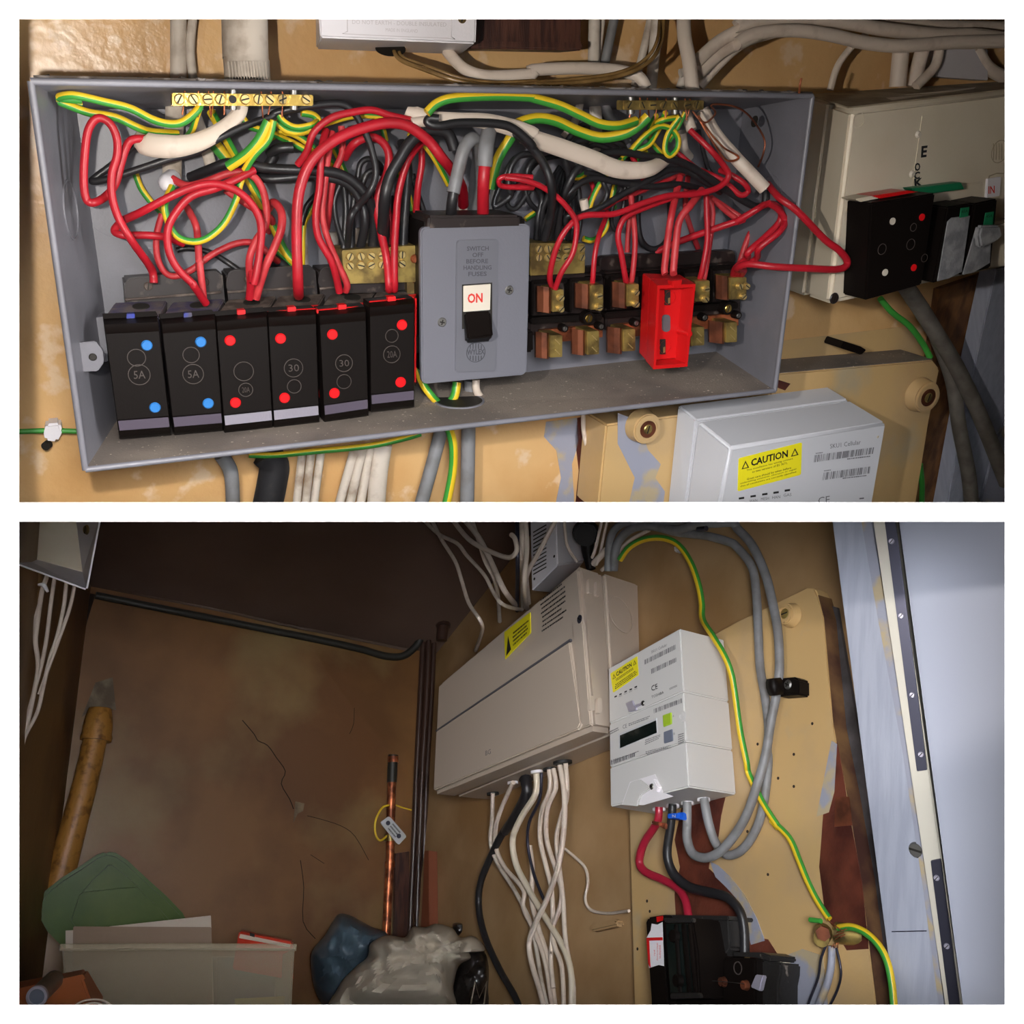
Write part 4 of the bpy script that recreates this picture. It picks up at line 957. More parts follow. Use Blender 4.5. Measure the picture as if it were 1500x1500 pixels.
red('G 1282,176,66 C 1310,1410,82 D 0,1400,92 60,1375,108 200,1390,124 400,1400,132 560,1403,132 605,1365,130 560,1300,130 480,1240,128 330,1085,124 230,1010,112 170,940,84', 40, 'red wire looping out of the box over the cream unit')
red2('D 120,1130,40 60,1230,40 C 1285,1380,40', 34, 'faded red wire slanting low beside the right side panel')
red('C 1180,860,60 1230,880,70 1310,930,78 1335,975,78 1290,995,76 1200,920,70 1070,860,60', 32, 'short red hairpin above the right terminals')
red2('C 1130,1010,40 1220,1070 1310,1130,50 1260,1120,46 1150,1030,40', 32, 'short faded red wires lying under the hairpin')
red2('C 600,1030,44 700,995 850,930 980,880,36', 26, 'thin faded red wire rising behind the long black ones')
red2('C 460,1090,46 560,1060,46 640,1010,40 770,970,36', 26, 'thin faded red wire lying just below its rising neighbour')
red('C 700,790,50 720,830,54 760,910,44', 30, 'short red wire peeping under the right earth bar')
red('C 470,920,40 485,980 450,1040', 26, 'tiny red wire end beside the knot')
red('C 940,760,60 1000,810,64 1050,850,60', 30, 'short red wire under the looped earth wires')
wire('white_sheath', 'C 1085,530,50 1150,655,60 1260,785,76 1350,880,86 1425,960,92', 74, whitew, 'slanting cream cable with cut end at the right side panel', 'cable')
wire('white_sheath', 'C 985,530,56 1025,640,64', 60, whitew, 'short cream sheath end under the dull earth bar', 'cable')
wire('white_sheath', 'C 970,650,34 980,740,30 1010,790,26', 56, dirtyw, 'cream cable end low under the dull earth bar', 'cable')
blk('C 1060,640,40 1090,760 1120,860,40 1180,920,50', 26, 'thin dark wire beside the short cream sheath end')
for s, w, l, f in (('C 690,760,70 760,680,78 840,622 905,630 948,680 945,740 905,780 878,745 895,660 960,565,84', 32, 'curly green and yellow loop under the dull earth bar', False),
                ('C 720,750,64 790,720,68 840,640 880,545,84', 32, 'earth wire slanting left of the curly loop', True), ('C 640,800,50 700,740 790,640 850,590,80 950,570', 32, 'earth wire behind the curly loop', False),
                ('C 460,1070,54 500,970 560,880 640,800,50', 32, 'earth wire slanting down to the tiny white sleeve', True), ('C 600,1070,20 590,1000 640,870 780,760', 30, 'rear earth wire crossing behind the black wires', False),
                ('C 860,770,50 800,700,50 790,640,60 830,560,80', 30, 'earth wire hanging straight below the dull bar', True), ('C 330,810,20 350,880 400,900 440,880', 32, 'short earth wire behind the black bundle', True),
                ('C 430,1235,20 480,1245 540,1200 570,1130,20', 32, 'earth wire hooked low right of neutral block', True), ('C 420,700,50 440,640,56', 34, 'earth wire stub over the cream cable', True),
                ('C 110,1130,16 180,1080 260,1020', 30, 'green wire behind the black bundle', False), ('C 990,540,80 950,620,76 900,700,70', 28, 'last earth wire from the dull bar', True)):
    gy(s, w, l, flip=f)
tag(wire('white_sleeve', 'C 430,1020,56 440,1080,56', 50, whitew), 'tiny white sleeve on the slanting earth wire', 'sleeve')
wire('bare_wire', 'C 1030,535,80 1060,575,84 1100,598 1140,570 1155,540 1135,500,90 1250,508 1340,560,90 1420,680,84 1420,760 1390,840,70', 12, copperD, 'bare brown wire curling toward the right side panel', 'wire', ring=6)
wire('bare_wire', 'C 1055,560,80 1100,640,84 1150,720,86 1215,805,88 1275,800,88 1275,780 1200,735 1130,660,84 1060,560', 12, copper, 'bare copper wire folded in a long narrow loop', 'wire', ring=6)
wire('bare_wire', 'D 340,435,125 345,390,128 352,355,128', 14, copper, 'short bare copper stub sticking up from the box top', 'wire', ring=6)
# above the box
wht('B 1030,205,30 1060,240,36 1120,300,44 1200,335,50 1300,345 1500,332 C 150,310,50 400,300 600,310 730,345,56 775,410,60', 66, 'white cable sagging from the transformer over the box top', flat=.8)
wire('bell_wire', 'B 735,190,30 770,250,44 900,305,56 1100,372,70 1300,395,74 1500,385 C 200,388,74 450,372 650,335 790,265 855,160,60 872,10,50', 24, amber, 'front brown transparent bell wire from the transformer', 'wire')
wire('bell_wire', 'B 765,190,30 785,240,40 900,280,50 1100,352,64 1300,378,68 1500,370 C 200,375 450,352 640,318 770,250 835,150 850,10,44', 20, amber, 'rear brown transparent bell wire from the transformer', 'wire')
wht('C 1050,265,40 1180,150 1350,60,50 D 0,68,50 60,45 300,30 600,50 800,85 1100,118 1290,118 1470,140', 74, 'upper white cable arching right over the cream unit', flat=.8)
wht('C 1060,330,40 1200,205 1400,110,56 D 0,165,60 100,110 300,92 500,115 700,160 900,178,64 1150,160 1490,150', 72, 'lower white cable arching right over the cream unit', flat=.8)
wht('C 1068,400,30 1150,300,34 1300,165,40 1490,100,44', 60, 'third white cable rising right from the box top', flat=.8)
wht('D 600,15,30 850,45 1100,70 1490,80', 70, 'topmost white cable at the upper right', flat=.8)
wht('D 510,420,20 550,290,20 630,180,24 715,110,30', 38, 'thin white cable rising from the cream unit', flat=.9)
wht('D 900,190,14 880,400,14', 92, 'first upright white cable behind the cream unit top', flat=.6)
wht('D 1020,190,14 960,400,14', 80, 'second upright white cable behind the cream unit top', flat=.6)
wht('D 1110,190,18 1085,290,20 980,400,22', 54, 'bent white cable leaning on the upright ones', flat=.8)
wht('D 1310,190,14 1380,300,14 1490,360,14', 70, 'white cable falling to the right corner above the cream unit', flat=.6)
tag(slab('pale_box', UW, [(1378, 72), (1448, 72), (1448, 118), (1372, 112)], .001, .02, fadetxt, None, .001), 'pale pinkish box behind the white cables at upper right', 'box')
dty('C 960,330,30 985,330,30 960,410,30', 50, 'stub of dusty white cable beside the bending one', flat=.7)
# below the box
UB = .02
wire('grey_cable', 'E 1140,1150,20 1185,1220,20 1200,1300,20 1205,1450,20', [84, 84, 80, 80], greyw, 'short grey cable below the box with pale lower sheath', 'cable')
wire('black_cable', 'F 30,1140,30 80,1200,30 70,1300,30 40,1450,30', 170, blackw, 'very thick black cable below the box', 'cable', flat=.7)
for i, (s, w, l) in enumerate((('F 235,1140,20 200,1450,20', 46, 'left strand of white cables under the box'), ('F 285,1130,22 250,1450,22', 46, 'second white cable under the box'), ('F 340,1120,20 295,1450,20', 46, 'third white cable under the box'),
                ('F 525,1110,20 430,1450,20', 52, 'fourth white cable under the box'), ('F 570,1105,22 490,1450,22', 52, 'fifth white cable under the box'), ('F 610,1100,20 550,1450,20', 52, 'sixth white cable under the box'))):
    dty(s, w, l)
wire('grey_cable', 'F 680,1090,22 655,1250,22 640,1450,22', 104, dirtyw, 'wide greyish cable right of the white ones under the box', 'cable', flat=.7)
wire('grey_cable', 'F 1165,740,30 1155,900,30', 80, greyw, 'grey cable going down through the hole in the box floor', 'cable')
wire('grey_cable', 'F 1000,1010,30 950,1200,30 880,1450,30', 78, greyw, 'grey cable leaning left below the box', 'cable')
wire('grey_cable', 'F 1148,990,30 1145,1200,30 1140,1450,30', 82, greyw, 'straight grey cable below the box', 'cable')
gy('F 1040,1000,44 1065,1100,44 1060,1250,40 1020,1450,40', 50, 'green and yellow wire hanging below the box between grey cables')
gy('F 860,660,40 900,760,44 950,830,50 1010,890,40', 44, 'earth wire going left down to the hole in the floor', flip=True)
gy('F 1085,750,46 1070,830,48 1015,895,42', 50, 'earth wire coming from under the switch to the floor hole')
wht('F 1190,735,46 1195,800,46 1250,875,40', 44, 'white cable going through the floor hole')
wire('grey_cable', 'F 1075,765,30 1060,890,30', 46, greyw, 'dark grey cable deep in the floor hole', 'cable')
gy('E 1290,1150,40 1440,1150,40 F 100,1148,40 300,1130,40 600,1100,44 780,1062,46 885,1032,46', 34, 'long green wire hugging the bottom edge of the box')
wire('green_wire', 'E 0,1022,10 200,1015,10 360,1020,10', 30, grnw, 'green wire on the wall left of the box', 'wire')
o = thing('cable_clip', UW.at(77, 640, 0), 'small white cable clip on the wall left of the box', 'clip')
slab('saddle', UW, [(67, 622), (88, 620), (92, 632), (84, 648), (66, 646), (64, 636)], .001, .02, plastw, o, .002)
MB().disc(UW.at(71, 650, .01), V((0, -1, -.5)), .0035, .006, slotm, 12).build('nail', o)
wht('G 430,900,10 430,1000,10 450,1100,10 495,1165,8', 26, 'thin white cable running down beside the dark gap')
wire('grey_cable', 'H 930,230,60 1010,350,56 1085,470,56 1200,660,56 1300,860,60 1385,1060,64 1480,1300,66', [94, 94, 90, 88, 86, 86, 86], greyd, 'long grey cable falling right from the cream unit', 'cable')
wire('grey_cable', 'H 1020,340,40 1100,520,40 1180,740,44 1220,1000,50 1270,1250,50 1290,1450,50', [70, 76, 78, 80, 80, 80], greyd, 'second grey cable under the falling one', 'cable')
wire('green_wire', 'H 785,290,40 850,365,40 950,445,40 1020,540,40 1060,615,44', 34, grnw, 'green wire behind the black fuse block', 'wire')
wire('green_wire', 'H 1005,1200,10 1015,1320,10 1012,1450,10', 30, grnw, 'green wire stub by the brown upright', 'wire')

# ================================================================== LOWER COMPARTMENT: the new installation
def px4(oc, *t):
    ox, oy = CR[oc]; return [(ox + x * .26667, oy + y * .26667) for x, y in t]
FB = Plane((0, -1, 0), (0, 1.23, 0))            # upright plane through the clutter on the floor
def w1(name, s, w, m, l, c='cable', h=30, **k): return wire(name, s, w, m, l, c, pl=W1, h=h, **k)
def w2(name, s, w, m, l, c='pipe', h=20, **k): return wire(name, s, w, m, l, c, pl=W2, h=h, **k)
# ---- wall wear
for s, w in (('@ 355,1055 372,1075 378,1085 392,1092 405,1110 418,1130 412,1148 424,1170 430,1185', 1.8), ('@ 450,1195 470,1200 500,1210 520,1225 540,1260', 1.2), ('@ 440,1260 445,1300 444,1350 462,1375', 1.5), ('@ 519,1037 518,1060 512,1075', 1.2), ('@ 455,1252 475,1265', 1)):
    wire('crack', s, w, crackm, pl=W2, h=.3, parent=WALLE, zoomed=False, flat=.3, ring=4, per=3)
slab('bare_plaster', W2, [(433, 1174), (446, 1177), (444, 1188), (436, 1192), (430, 1205), (432, 1185)], 0, .0012, plaster, WALLE)
slab('bare_plaster', W2, [(140, 1000), (165, 992), (170, 1040), (140, 1035), (120, 1050)], 0, .0012, plaster, WALLE)
wire('corner_gap', '@ 135,870 118,930 108,1000 98,1060 80,1140 72,1200 62,1280', 9, crackm, pl=W2, h=1, parent=WALLE, zoomed=False, flat=.3, ring=5)
wire('cove_strip', '@ 168,862,4 280,884 401,912 500,932 598,952', 5, ceil_m, pl=W2, h=4, parent=WALLE, zoomed=False, ring=6)
# ---- pipes on the end wall
w2('black_pipe', '@ 140,872,16 200,884 300,904 401,924 480,940 529,951 565,961 590,961,20 608,948,24 617,934,30 622,922,34', 11, cable_dk, 'black pipe running along the top of the end wall', zoomed=False)
w2('brown_pipe', '@ 621,918,24 616,1020 611,1120 607,1220 603,1300 599,1400', 9, pipeb, 'left tall brown pipe of three in the corner', zoomed=False)
w2('brown_pipe', '@ 629,910,34 625,1020 619,1120 615,1220 612,1300 609,1400', 9, pipeb, 'middle tall brown pipe of three in the corner', zoomed=False)
w2('brown_pipe', '@ 637,914,30 632,1020 626,1120 622,1220 619,1300 617,1400', 8, pipeb, 'right tall brown pipe of three in the corner', zoomed=False)
o = thing('pipe_stub', W1.at(650, 915, .02), 'short brown pipe stub with coupling under the dark ceiling corner', 'pipe')
wire('stub', '@ 650,885,30 650,905 647,938', 17, pipeb, pl=W1, parent=o, zoomed=False); wire('coupling', '@ 650,893,30 649,918', 23, pipeb, pl=W1, parent=o, zoomed=False)
o = thing('copper_pipe', W2.at(566, 1380, .03), 'copper pipe with capped top standing at the end wall', 'pipe')
wire('pipe', '@ 575,1120,35 573,1180 571,1262 568,1320 565,1400', 13, copper, pl=W2, parent=o, zoomed=False, ring=14)
wire('green_cap', '@ 576,1106,35 575,1122 574,1146', 14.5, cable_dk, pl=W2, parent=o, zoomed=False, ring=14)
for y in (1262, 1108): wire('coupling', f'@ {571 if y>1200 else 576},{y},35 {571 if y>1200 else 576},{y+9}', 16, copper, pl=W2, parent=o, zoomed=False, ring=14)
wire('pipe_clamp', '@ 571,1222,35 571,1232', 17, brassD, pl=W2, parent=o, zoomed=False, ring=14)
o = thing('bonding_tag', W2.at(576, 1215, .05), 'small white metal earth-bond tag tilted on the copper pipe', 'tag')
q = [(557, 1205), (570, 1195), (596, 1225), (584, 1238)]
slab('plate', W2, rquad(q, .12, .12), .052, .0545, meterup, o)
lines('print', W2, [tuple(bil(q, u, v)) for u, v in ((.1, .3), (.1, .8), (.9, .8), (.9, .3))][::-1], .0545, greytxt, o, 3, 4)
for u, v in ((.18, .5), (.78, .5)): MB().disc(W2.at(*bil([q[0], q[1], q[2], q[3]], .5, u), .0545), W2.n, .0042, .0012, gunm, 14).build('hole', o)
w2('earth_wire', 'N 720,335,40 680,345 650,390 635,440 640,500 665,530 705,500', 12, yelw, 'thin yellow wire looped round the copper pipe', 'wire')
w2('earth_wire', 'N 750,335,30 790,350 835,362', 8, yelw, 'thin yellow wire from the copper pipe to the brown pipes', 'wire')
tag(slab('wood_sheet', W2, [(580, 1250), (600, 1247), (597, 1400), (577, 1400)], .001, .012, woodD, None, .001), 'dark brown wooden panel between copper pipe and brown pipes', 'panel')
tag(slab('terracotta_batten', W1, [(622, 1246), (628, 1246), (629, 1400), (614, 1400)], .002, .02, orangeb, None, .001), 'terracotta coloured batten right of the brown pipes', 'batten')
o = thing('soil_pipe', W2.at(80, 1330, .05), 'fat ochre-painted rusty pipe with a collar in the left corner', 'pipe')
wire('pipe', '@ 146,1045,50 138,1090 124,1150 108,1210 92,1270 78,1330', [32, 33, 35, 37, 40, 42], pipec, pl=W2, parent=o, zoomed=False, ring=22)
wire('collar', '@ 147,1038,50 144,1058 141,1082', [30, 40, 42], pipec, pl=W2, parent=o, zoomed=False, ring=22)
wire('collar_rim', '@ 141.5,1078,50 140,1085', 44, pipec, pl=W2, parent=o, zoomed=False, ring=22)
# ---- box and cables top left
o = thing('hanging_box', P(121, 838, 1.15), 'open pale box high at the top left with white cables under it', 'box')
B4 = [P(58, 758, 1.2), P(111, 758, 1.2), P(121, 838, 1.2), P(22, 811, 1.2)]; R4 = [P(10, 755, 1.08), P(146, 757, 1.08), P(126, 862, 1.08), P(-10, 812, 1.08)]
MB().hexa(B4, [p + V((0, .004, 0)) for p in B4], creamp).build('back_panel', o)
for i in range(4):
    j = (i + 1) % 4; a, b, c, d = R4[i], R4[j], B4[j], B4[i]; n = (b - a).cross(d - a).normalized() * .002
    MB().hexa([a, b, c, d], [a + n, b + n, c + n, d + n], plastw).build('side_panel', o)
screw('screw', P(127, 776, 1.13), V((-.6, -.8, 0)), .006, .002, brassD, o)
wl = lambda s, w, l: wire('white_cable', s, w, whitew, l, 'cable', pl=FB, h=20)
wl('I 190,335 160,420 148,480 125,650 120,720 135,850 110,1000 70,1180 30,1330', 26, 'first white cable below the hanging box, passing the clip')
wl('I 225,360 205,500 180,700 150,850 100,1030 55,1200 25,1290', 22, 'second white cable below the hanging box')
wl('I 290,385 275,520 240,680 200,800 165,950 130,1100 60,1240 30,1400', 22, 'third white cable below the hanging box')
wl('I 335,400 310,520 270,640 230,750 190,860 140,1000', 20, 'rightmost white cable below the hanging box')
wl('I 150,480 110,620 80,760 65,920 40,1120 20,1250', 22, 'leftmost white cable below the hanging box')
tag(wire('cable_clip', 'I 135,400,34 165,402 188,440', [14, 26, 14], plastw, pl=FB), 'white cable clip holding the first cable', 'clip')
wire('wall_pipe', 'I 120,250,6 90,450 60,650 25,850', 110, wall_side, 'brown painted pipe against the left wall behind the cables', 'pipe', pl=FB)
# ---- new consumer unit
o = thing('consumer_unit', W1.at(870, 1080, 0), 'large new off-white consumer unit with closed lid', 'consumer unit')
ff = [(639, 1002), (846, 825), (868, 1068), (631, 1164)]; fb = [(748, 1000), (936, 855), (941, 1080), (716, 1172)]
CH = .14
FF, FK = quad_at(W1, ff, CH), quad_at(W1, fb, .001)
FK[0] = FF[0] + (FK[3] - FF[3]); FK[0] -= W1.n * (W1.n.dot(FK[0]) - W1.c - .001)
MB().hexa(lerp4(FF, FK, .42), FK, cuw).build('base', o, .004, 3)
lidm = MB().hexa(lerp4(FF, FK, .02), lerp4(FF, FK, .41), cuw).build('lid', o, .007, 4)
def fu(u, v): return tuple(bil(ff, u, v))
slab('hinged_flap', W1, [fu(.015, .44), fu(.90, .415), fu(.93, .93), fu(.91, .965), fu(.015, .97)], CH - .004, CH + .002, cuw, o, .0015)
slab('flap_shadow_gap', W1, [fu(.012, .427), fu(.91, .402), fu(.91, .415), fu(.012, .44)], CH - .004, CH + .0004, greytxt, o)
hd = slab('side_handle', W1, [fu(.93, .33), fu(.95, .30), fu(.985, .30), fu(.995, .36), fu(.99, .97), fu(.955, .97), fu(.93, .93)], CH - .002, CH + .004, cuw, o, .0015)
screw('lock_screw', W1.at(849, 907, CH + .004), W1.n, .006, .001, gunm, hd)
SD = [FF[1], FK[1], FK[2], FF[2]]
sn = (SD[1] - SD[0]).cross(SD[3] - SD[0]).normalized(); sn = sn if sn.y < 0 else -sn
SP = Plane(sn, SD[0])
for x, y in ((866, 858), (877, 862), (868, 1030), (879, 1033)):
    slab('latch', SP, rrect(x - 3.5, y - 11, x + 3.5, y + 11, 3), -.002, .003, cuw, o, .001)
MB().ring(SP.at(909, 900), sn, .028, .0015, .0006, cuw).build('knockout', o)
yl = slab('warning_label', W1, [fu(.48, .045), fu(.66, .055), fu(.655, .19), fu(.48, .24)], CH, CH + .0015, yellab, o)
for i in range(1): lines('small_print', W1, [fu(.53, .09), fu(.65, .09), fu(.65, .18), fu(.53, .2)], CH + .0015, blacktxt, yl, 4, 2)
a_ = [W1.at(*fu(.505, .09), CH + .0018), W1.at(*fu(.522, .205), CH + .0018), W1.at(*fu(.488, .225), CH + .0018)]
MB().add(a_, [(0, 1, 2)], blacktxt).build('warning_triangle', yl, smooth=False)
lines('notice_print', W1, [fu(.73, .02), fu(.905, .03), fu(.90, .26), fu(.73, .25)], CH - .001, blacktxt, o, 8, 9, .35, lift=.0022)
text('lid_lettering', 'BG', W1, [(711, 1100), (719, 1097), (719, 1104), (711, 1107)], CH + .002, greytxt, o)
# grommets under it
UN = [FF[3], FF[2], FK[2], FK[3]]; un = (UN[1] - UN[0]).cross(UN[3] - UN[0]).normalized(); un = un if un.z < 0 else -un
UP_ = Plane(un, UN[0])
for x, y, r, m in ((722, 1161, 9, glandm), (751, 1145, 8, plastw), (770, 1140, 10, glandm), (786, 1129, 9, plastw), (805, 1125, 10, glandm), (824, 1115, 14, glandm)):
    p = UP_.at(x, y); MB().disc(p, un, pxr(p, r), .004, m, 20).build('grommet', o)
# ---- cables out of the unit
w1('black_cable', 'O 112,185,60 118,270,60 70,370,52 0,480,44 N 1400,400,40 1330,500 1270,620,34 1215,760 1205,900,30 1240,1060 1320,1240 1400,1380 1440,1480', [68, 64, 56, 46, 44, 42, 40, 38, 38, 38, 38, 38, 38], blackw, 'thick black cable curving down from the consumer unit')
for s, w, m, l in (('N 1282,270,60 1278,420,50 1270,540,40 1310,660,30 1400,800,26 1490,980,24 O 170,1120,24 200,1300 235,1450', 24, dirtyw, 'leftmost white cable with printed marks below the consumer unit'),
  ('N 1395,210,60 1335,340,50 1300,450,44 1300,570,36 1350,680,30 1450,800,26 O 100,900,26 170,1050 220,1200 260,1450', 26, whitew, 'second white cable from the left below the consumer unit'),
  ('O 170,150,60 168,270,56 90,400,50 42,520,44 60,660,36 130,800,30 200,920,28 270,1030,28 330,1140 362,1260 365,1450', 36, creamp, 'thick cream cable curving below the consumer unit'),
  ('O 200,155,56 190,300,50 132,430,44 125,560,36 160,720,30 215,860,26', 18, gunm, 'thin dark cable beside the thick cream one'),
  ('O 242,140,60 245,250,56 200,370,50 192,520,40 222,660,32 255,800,28 262,1000,26 250,1180 265,1340', 28, whitew, 'first white cable from the round grommet'),
  ('O 265,135,60 278,240,56 232,360,50 228,520,40 275,680,32 310,800,28 300,900 262,1010,26 272,1110 312,1230 322,1450', 28, whitew, 'second white cable from the round grommet'),
  ('O 298,100,60 325,280,56 322,480,52 290,680,48 230,850,44 160,1000,40 132,1100,38 150,1220,36 190,1350 215,1450', 32, whitew, 'front white cable crossing the others diagonally'),
  ('O 332,105,60 340,280,50 305,410,44 282,520,36 300,700,30 318,850,28 332,1080,26 372,1300,26 375,1450', 28, whitew, 'rightmost white cable below the consumer unit'),
  ('O 135,560,20 150,700,20 145,850,20 180,1000 240,1200 275,1450', 30, whitew, 'rear white cable of the bundle'),
  ('O 320,570,24 380,618,16 440,680,12 455,760 440,850 470,910,10 560,930 680,916,26', 17, whitew, 'thin white telephone cable leading to the board')):
    w1('white_cable' if m is not gunm else 'dark_cable', s, w, m, l)
tag(slab('wall_cleat', W1, px4('O', (465, 990), (480, 982), (600, 960), (614, 972), (612, 1000), (475, 1030), (465, 1020)), .001, .014, wall_lo, None, .003), 'painted-over cleat on the wall left of the board', 'cleat')
# ---- mounting board
gapm = mat('gap_shade', (84, 80, 82), .8, c2=(54, 50, 52), scale=20, bump=.4)
BT = .022
o = thing('mounting_board', W1.at(925, 1470, 0), 'tall worn ochre board carrying the lower smart meter', 'board')
bp = [(916, 1000), (1080, 910), (1136, 883), (1181, 861), (1193, 862), (1198, 872), (1207, 905), (1221, 1062), (1240, 1160), (1262, 1290), (1286, 1488), (929, 1488)]
slab('board', W1, bp, .001, BT, boardc, o, .002)
se = [W1.at(x, y, BT) for x, y in bp[5:12]]
for i in range(len(se) - 1):
    a, b_ = se[i], se[i + 1]; nn = (b_ - a).cross(W1.n).normalized(); nn = nn if nn.x > 0 else -nn
    f4 = [a, b_, b_ - W1.n * (BT - .0015), a - W1.n * (BT - .0015)]
    MB().hexa([v + nn * .0008 for v in f4], f4, board_edge).build('board_edge', o)
def bpatch(q, m, t=.0006, name='paint_and_shade_patch'): return slab(name, W1, q, BT, BT + t, m, o)
bpatch([(1000, 1175), (1062, 1168), (1056, 1195), (1052, 1225), (1040, 1255), (1038, 1272), (1052, 1285), (1066, 1300), (1082, 1318), (1088, 1345), (1090, 1400), (985, 1400), (990, 1345), (988, 1310), (996, 1270), (988, 1230)], maroon)
bpatch([(1040, 1262), (1052, 1268), (1070, 1285), (1090, 1310), (1108, 1345), (1120, 1378), (1100, 1384), (1090, 1345), (1080, 1318), (1064, 1300), (1048, 1285)], bluegrey, .0009)
bpatch([(1098, 1372), (1125, 1376), (1140, 1400), (1150, 1488), (1100, 1488)], maroon)
bpatch([(1150, 1400), (1175, 1390), (1205, 1400), (1214, 1488), (1152, 1488)], bluegrey, .0007)
bpatch([(1226, 1085), (1237, 1150), (1245, 1200), (1262, 1290), (1272, 1390), (1240, 1392), (1208, 1335), (1200, 1270), (1206, 1190), (1220, 1160)], maroon)
bpatch([(1205, 1150), (1218, 1085), (1226, 1090), (1222, 1160), (1214, 1190), (1196, 1196)], bluegrey, .0008)
cp = bpatch([(1224, 1168), (1243, 1167), (1247, 1209), (1222, 1211)], copperD, .0014, 'copper_patch')
for x, y in ((1163, 1105), (1163, 1152), (1125, 1281), (1095, 1218), (1140, 1140), (1190, 1060), (1110, 1090), (936, 1250), (948, 1320), (934, 1390), (952, 1335)):
    p = W1.at(x, y, BT); MB().disc(p, W1.n, pxr(p, 2.2), .0005, crackm, 8).build('nail_hole', o)
k = thing('board_knob', W1.at(1163, 902, BT), 'round ochre ceramic knob at the top right corner of the tall board', 'knob')
p = W1.at(1161, 902, BT); r = pxr(p, 19)
MB().disc(p, W1.n, r, .012, boardc, 30, r2=r * .8).build('collar', k, .0012); MB().ring(p + W1.n * .012, W1.n, r * .7, r * .2, .002, boardc).build('lip', k, .0004)
screw('screw', p + W1.n * .0122, W1.n, r * .4, .0008, brassD, k, ang=1.2)
tag(slab('gap_shade_strip', W1, [(1196, 880), (1226, 890), (1262, 1100), (1316, 1488), (1280, 1488), (1262, 1290), (1230, 1130)], .0002, .004, gapm, None), 'dark painted shade in the gap between board and white post', 'gap strip')  # shade between board and post, painted as a dark strip on the wall
# ---- smart meter
o = thing('smart_meter', W1.at(1009, 1153, BT), 'lower white smart meter with green button, LCD and caution label', 'electricity meter')
mq = [(891, 979), (996, 920.5), (1009, 1153), (894, 1182)]; mb_ = [(961, 985), (1061, 937), (1079, 1164), (962, 1193)]
MH = .105
MFq, MKq = quad_at(W1, mq, MH), quad_at(W1, mb_, BT + .001)
MKq[0] = MFq[0] + (MKq[3] - MFq[3]); MKq[0] -= W1.n * (W1.n.dot(MKq[0]) - W1.c - BT - .001)
def vs_(q, v0, v1): return [q[0].lerp(q[3], v0), q[1].lerp(q[2], v0), q[1].lerp(q[2], v1), q[0].lerp(q[3], v1)]
for v0, v1, nm in ((0, .417, 'communications_hub'), (.42, .728, 'meter_body'), (.731, 1, 'terminal_cover')):
    MB().hexa(vs_(MFq, v0, v1), vs_(MKq, v0, v1), meterw).build(nm, o, .0016, 2)
zk = lambda *t: [(880 + x * .13333, 920 + y * .13333) for x, y in t]
cautionlabel(o, W1, zk((105, 500), (400, 308), (415, 515), (135, 712)), MH, False)
text('printed_lettering', 'SKU1 Cellular', W1, zk((555, 250), (728, 165), (728, 195), (555, 280)), MH, greytxt, o)
barcode('barcode', W1, zk((480, 350), (825, 178), (825, 232), (482, 402)), MH, greytxt, o, 40)
barcode('barcode', W1, zk((553, 450), (832, 322), (832, 370), (556, 505)), MH, greytxt, o, 34)
for i, (x, y) in enumerate(((162, 750), (215, 725), (272, 697), (328, 672), (383, 645))):
    slab('indicator', W1, zk((x - 12, y), (x + 12, y - 11), (x + 12, y + 3), (x - 12, y + 14)), MH, MH + .0005, blacktxt, o)
    if i: text('printed_lettering', ('', 'WAN', 'MESH', 'HAN', 'GAS')[i], W1, zk((x - 18, y + 24), (x + 18, y + 8), (x + 18, y + 22), (x - 18, y + 38)), MH, greytxt, o)
text('printed_lettering', 'CE', W1, zk((555, 635), (622, 608), (626, 665), (558, 695)), MH, blacktxt, o)
text('printed_lettering', 'TOSHIBA', W1, zk((557, 745), (690, 690), (692, 718), (560, 775)), MH, blacktxt, o)
lines('small_print', W1, zk((750, 660), (840, 620), (842, 642), (752, 684)), MH, greytxt, o, 2, 3)
barcode('barcode', W1, zk((580, 890), (892, 770), (894, 822), (584, 938)), MH, greytxt, o, 36)
text('printed_lettering', 'CE', W1, zk((240, 1068), (285, 1050), (288, 1092), (243, 1110)), MH, greytxt, o)
text('printed_lettering', 'A', W1, zk((790, 958), (804, 953), (804, 975), (790, 980)), MH, greytxt, o)
text('printed_lettering', 'B', W1, zk((800, 1150), (814, 1145), (814, 1170), (800, 1175)), MH, greytxt, o)
lines('small_print', W1, zk((295, 1050), (560, 950), (562, 985), (297, 1085)), MH, greytxt, o, 2, 11)
lines('small_print', W1, zk((482, 1225), (655, 1165), (658, 1210), (486, 1290)), MH, greytxt, o, 3, 12)
lines('small_print', W1, zk((486, 1355), (780, 1278), (782, 1318), (490, 1405)), MH, greytxt, o, 3, 13)
lines('small_print', W1, zk((110, 1462), (440, 1335), (440, 1352), (112, 1480)), MH, greytxt, o, 1, 14)
lines('small_print', W1, zk((95, 1130), (215, 1075), (217, 1115), (97, 1180)), MH, greytxt, o, 2, 15)
lines('small_print', W1, zk((845, 1165), (912, 1145), (915, 1260), (848, 1285)), MH, greytxt, o, 5, 19)
barcode('barcode', W1, [(893.5, 1114), (930.5, 1102), (930.5, 1108), (894, 1121)], MH, greytxt, o, 22)
f_ = slab('display_surround', W1, zk((190, 1165), (612, 985), (622, 1150), (200, 1330)), MH, MH + .001, meterup, o, .0004)
slab('display', W1, zk((210, 1180), (605, 1015), (612, 1150), (212, 1318)), MH + .001, MH + .0016, lcdm, f_)
slab('button_a', W1, zk((677, 958), (770, 925), (773, 1052), (684, 1086)), MH, MH + .002, limeb, o, .0006)
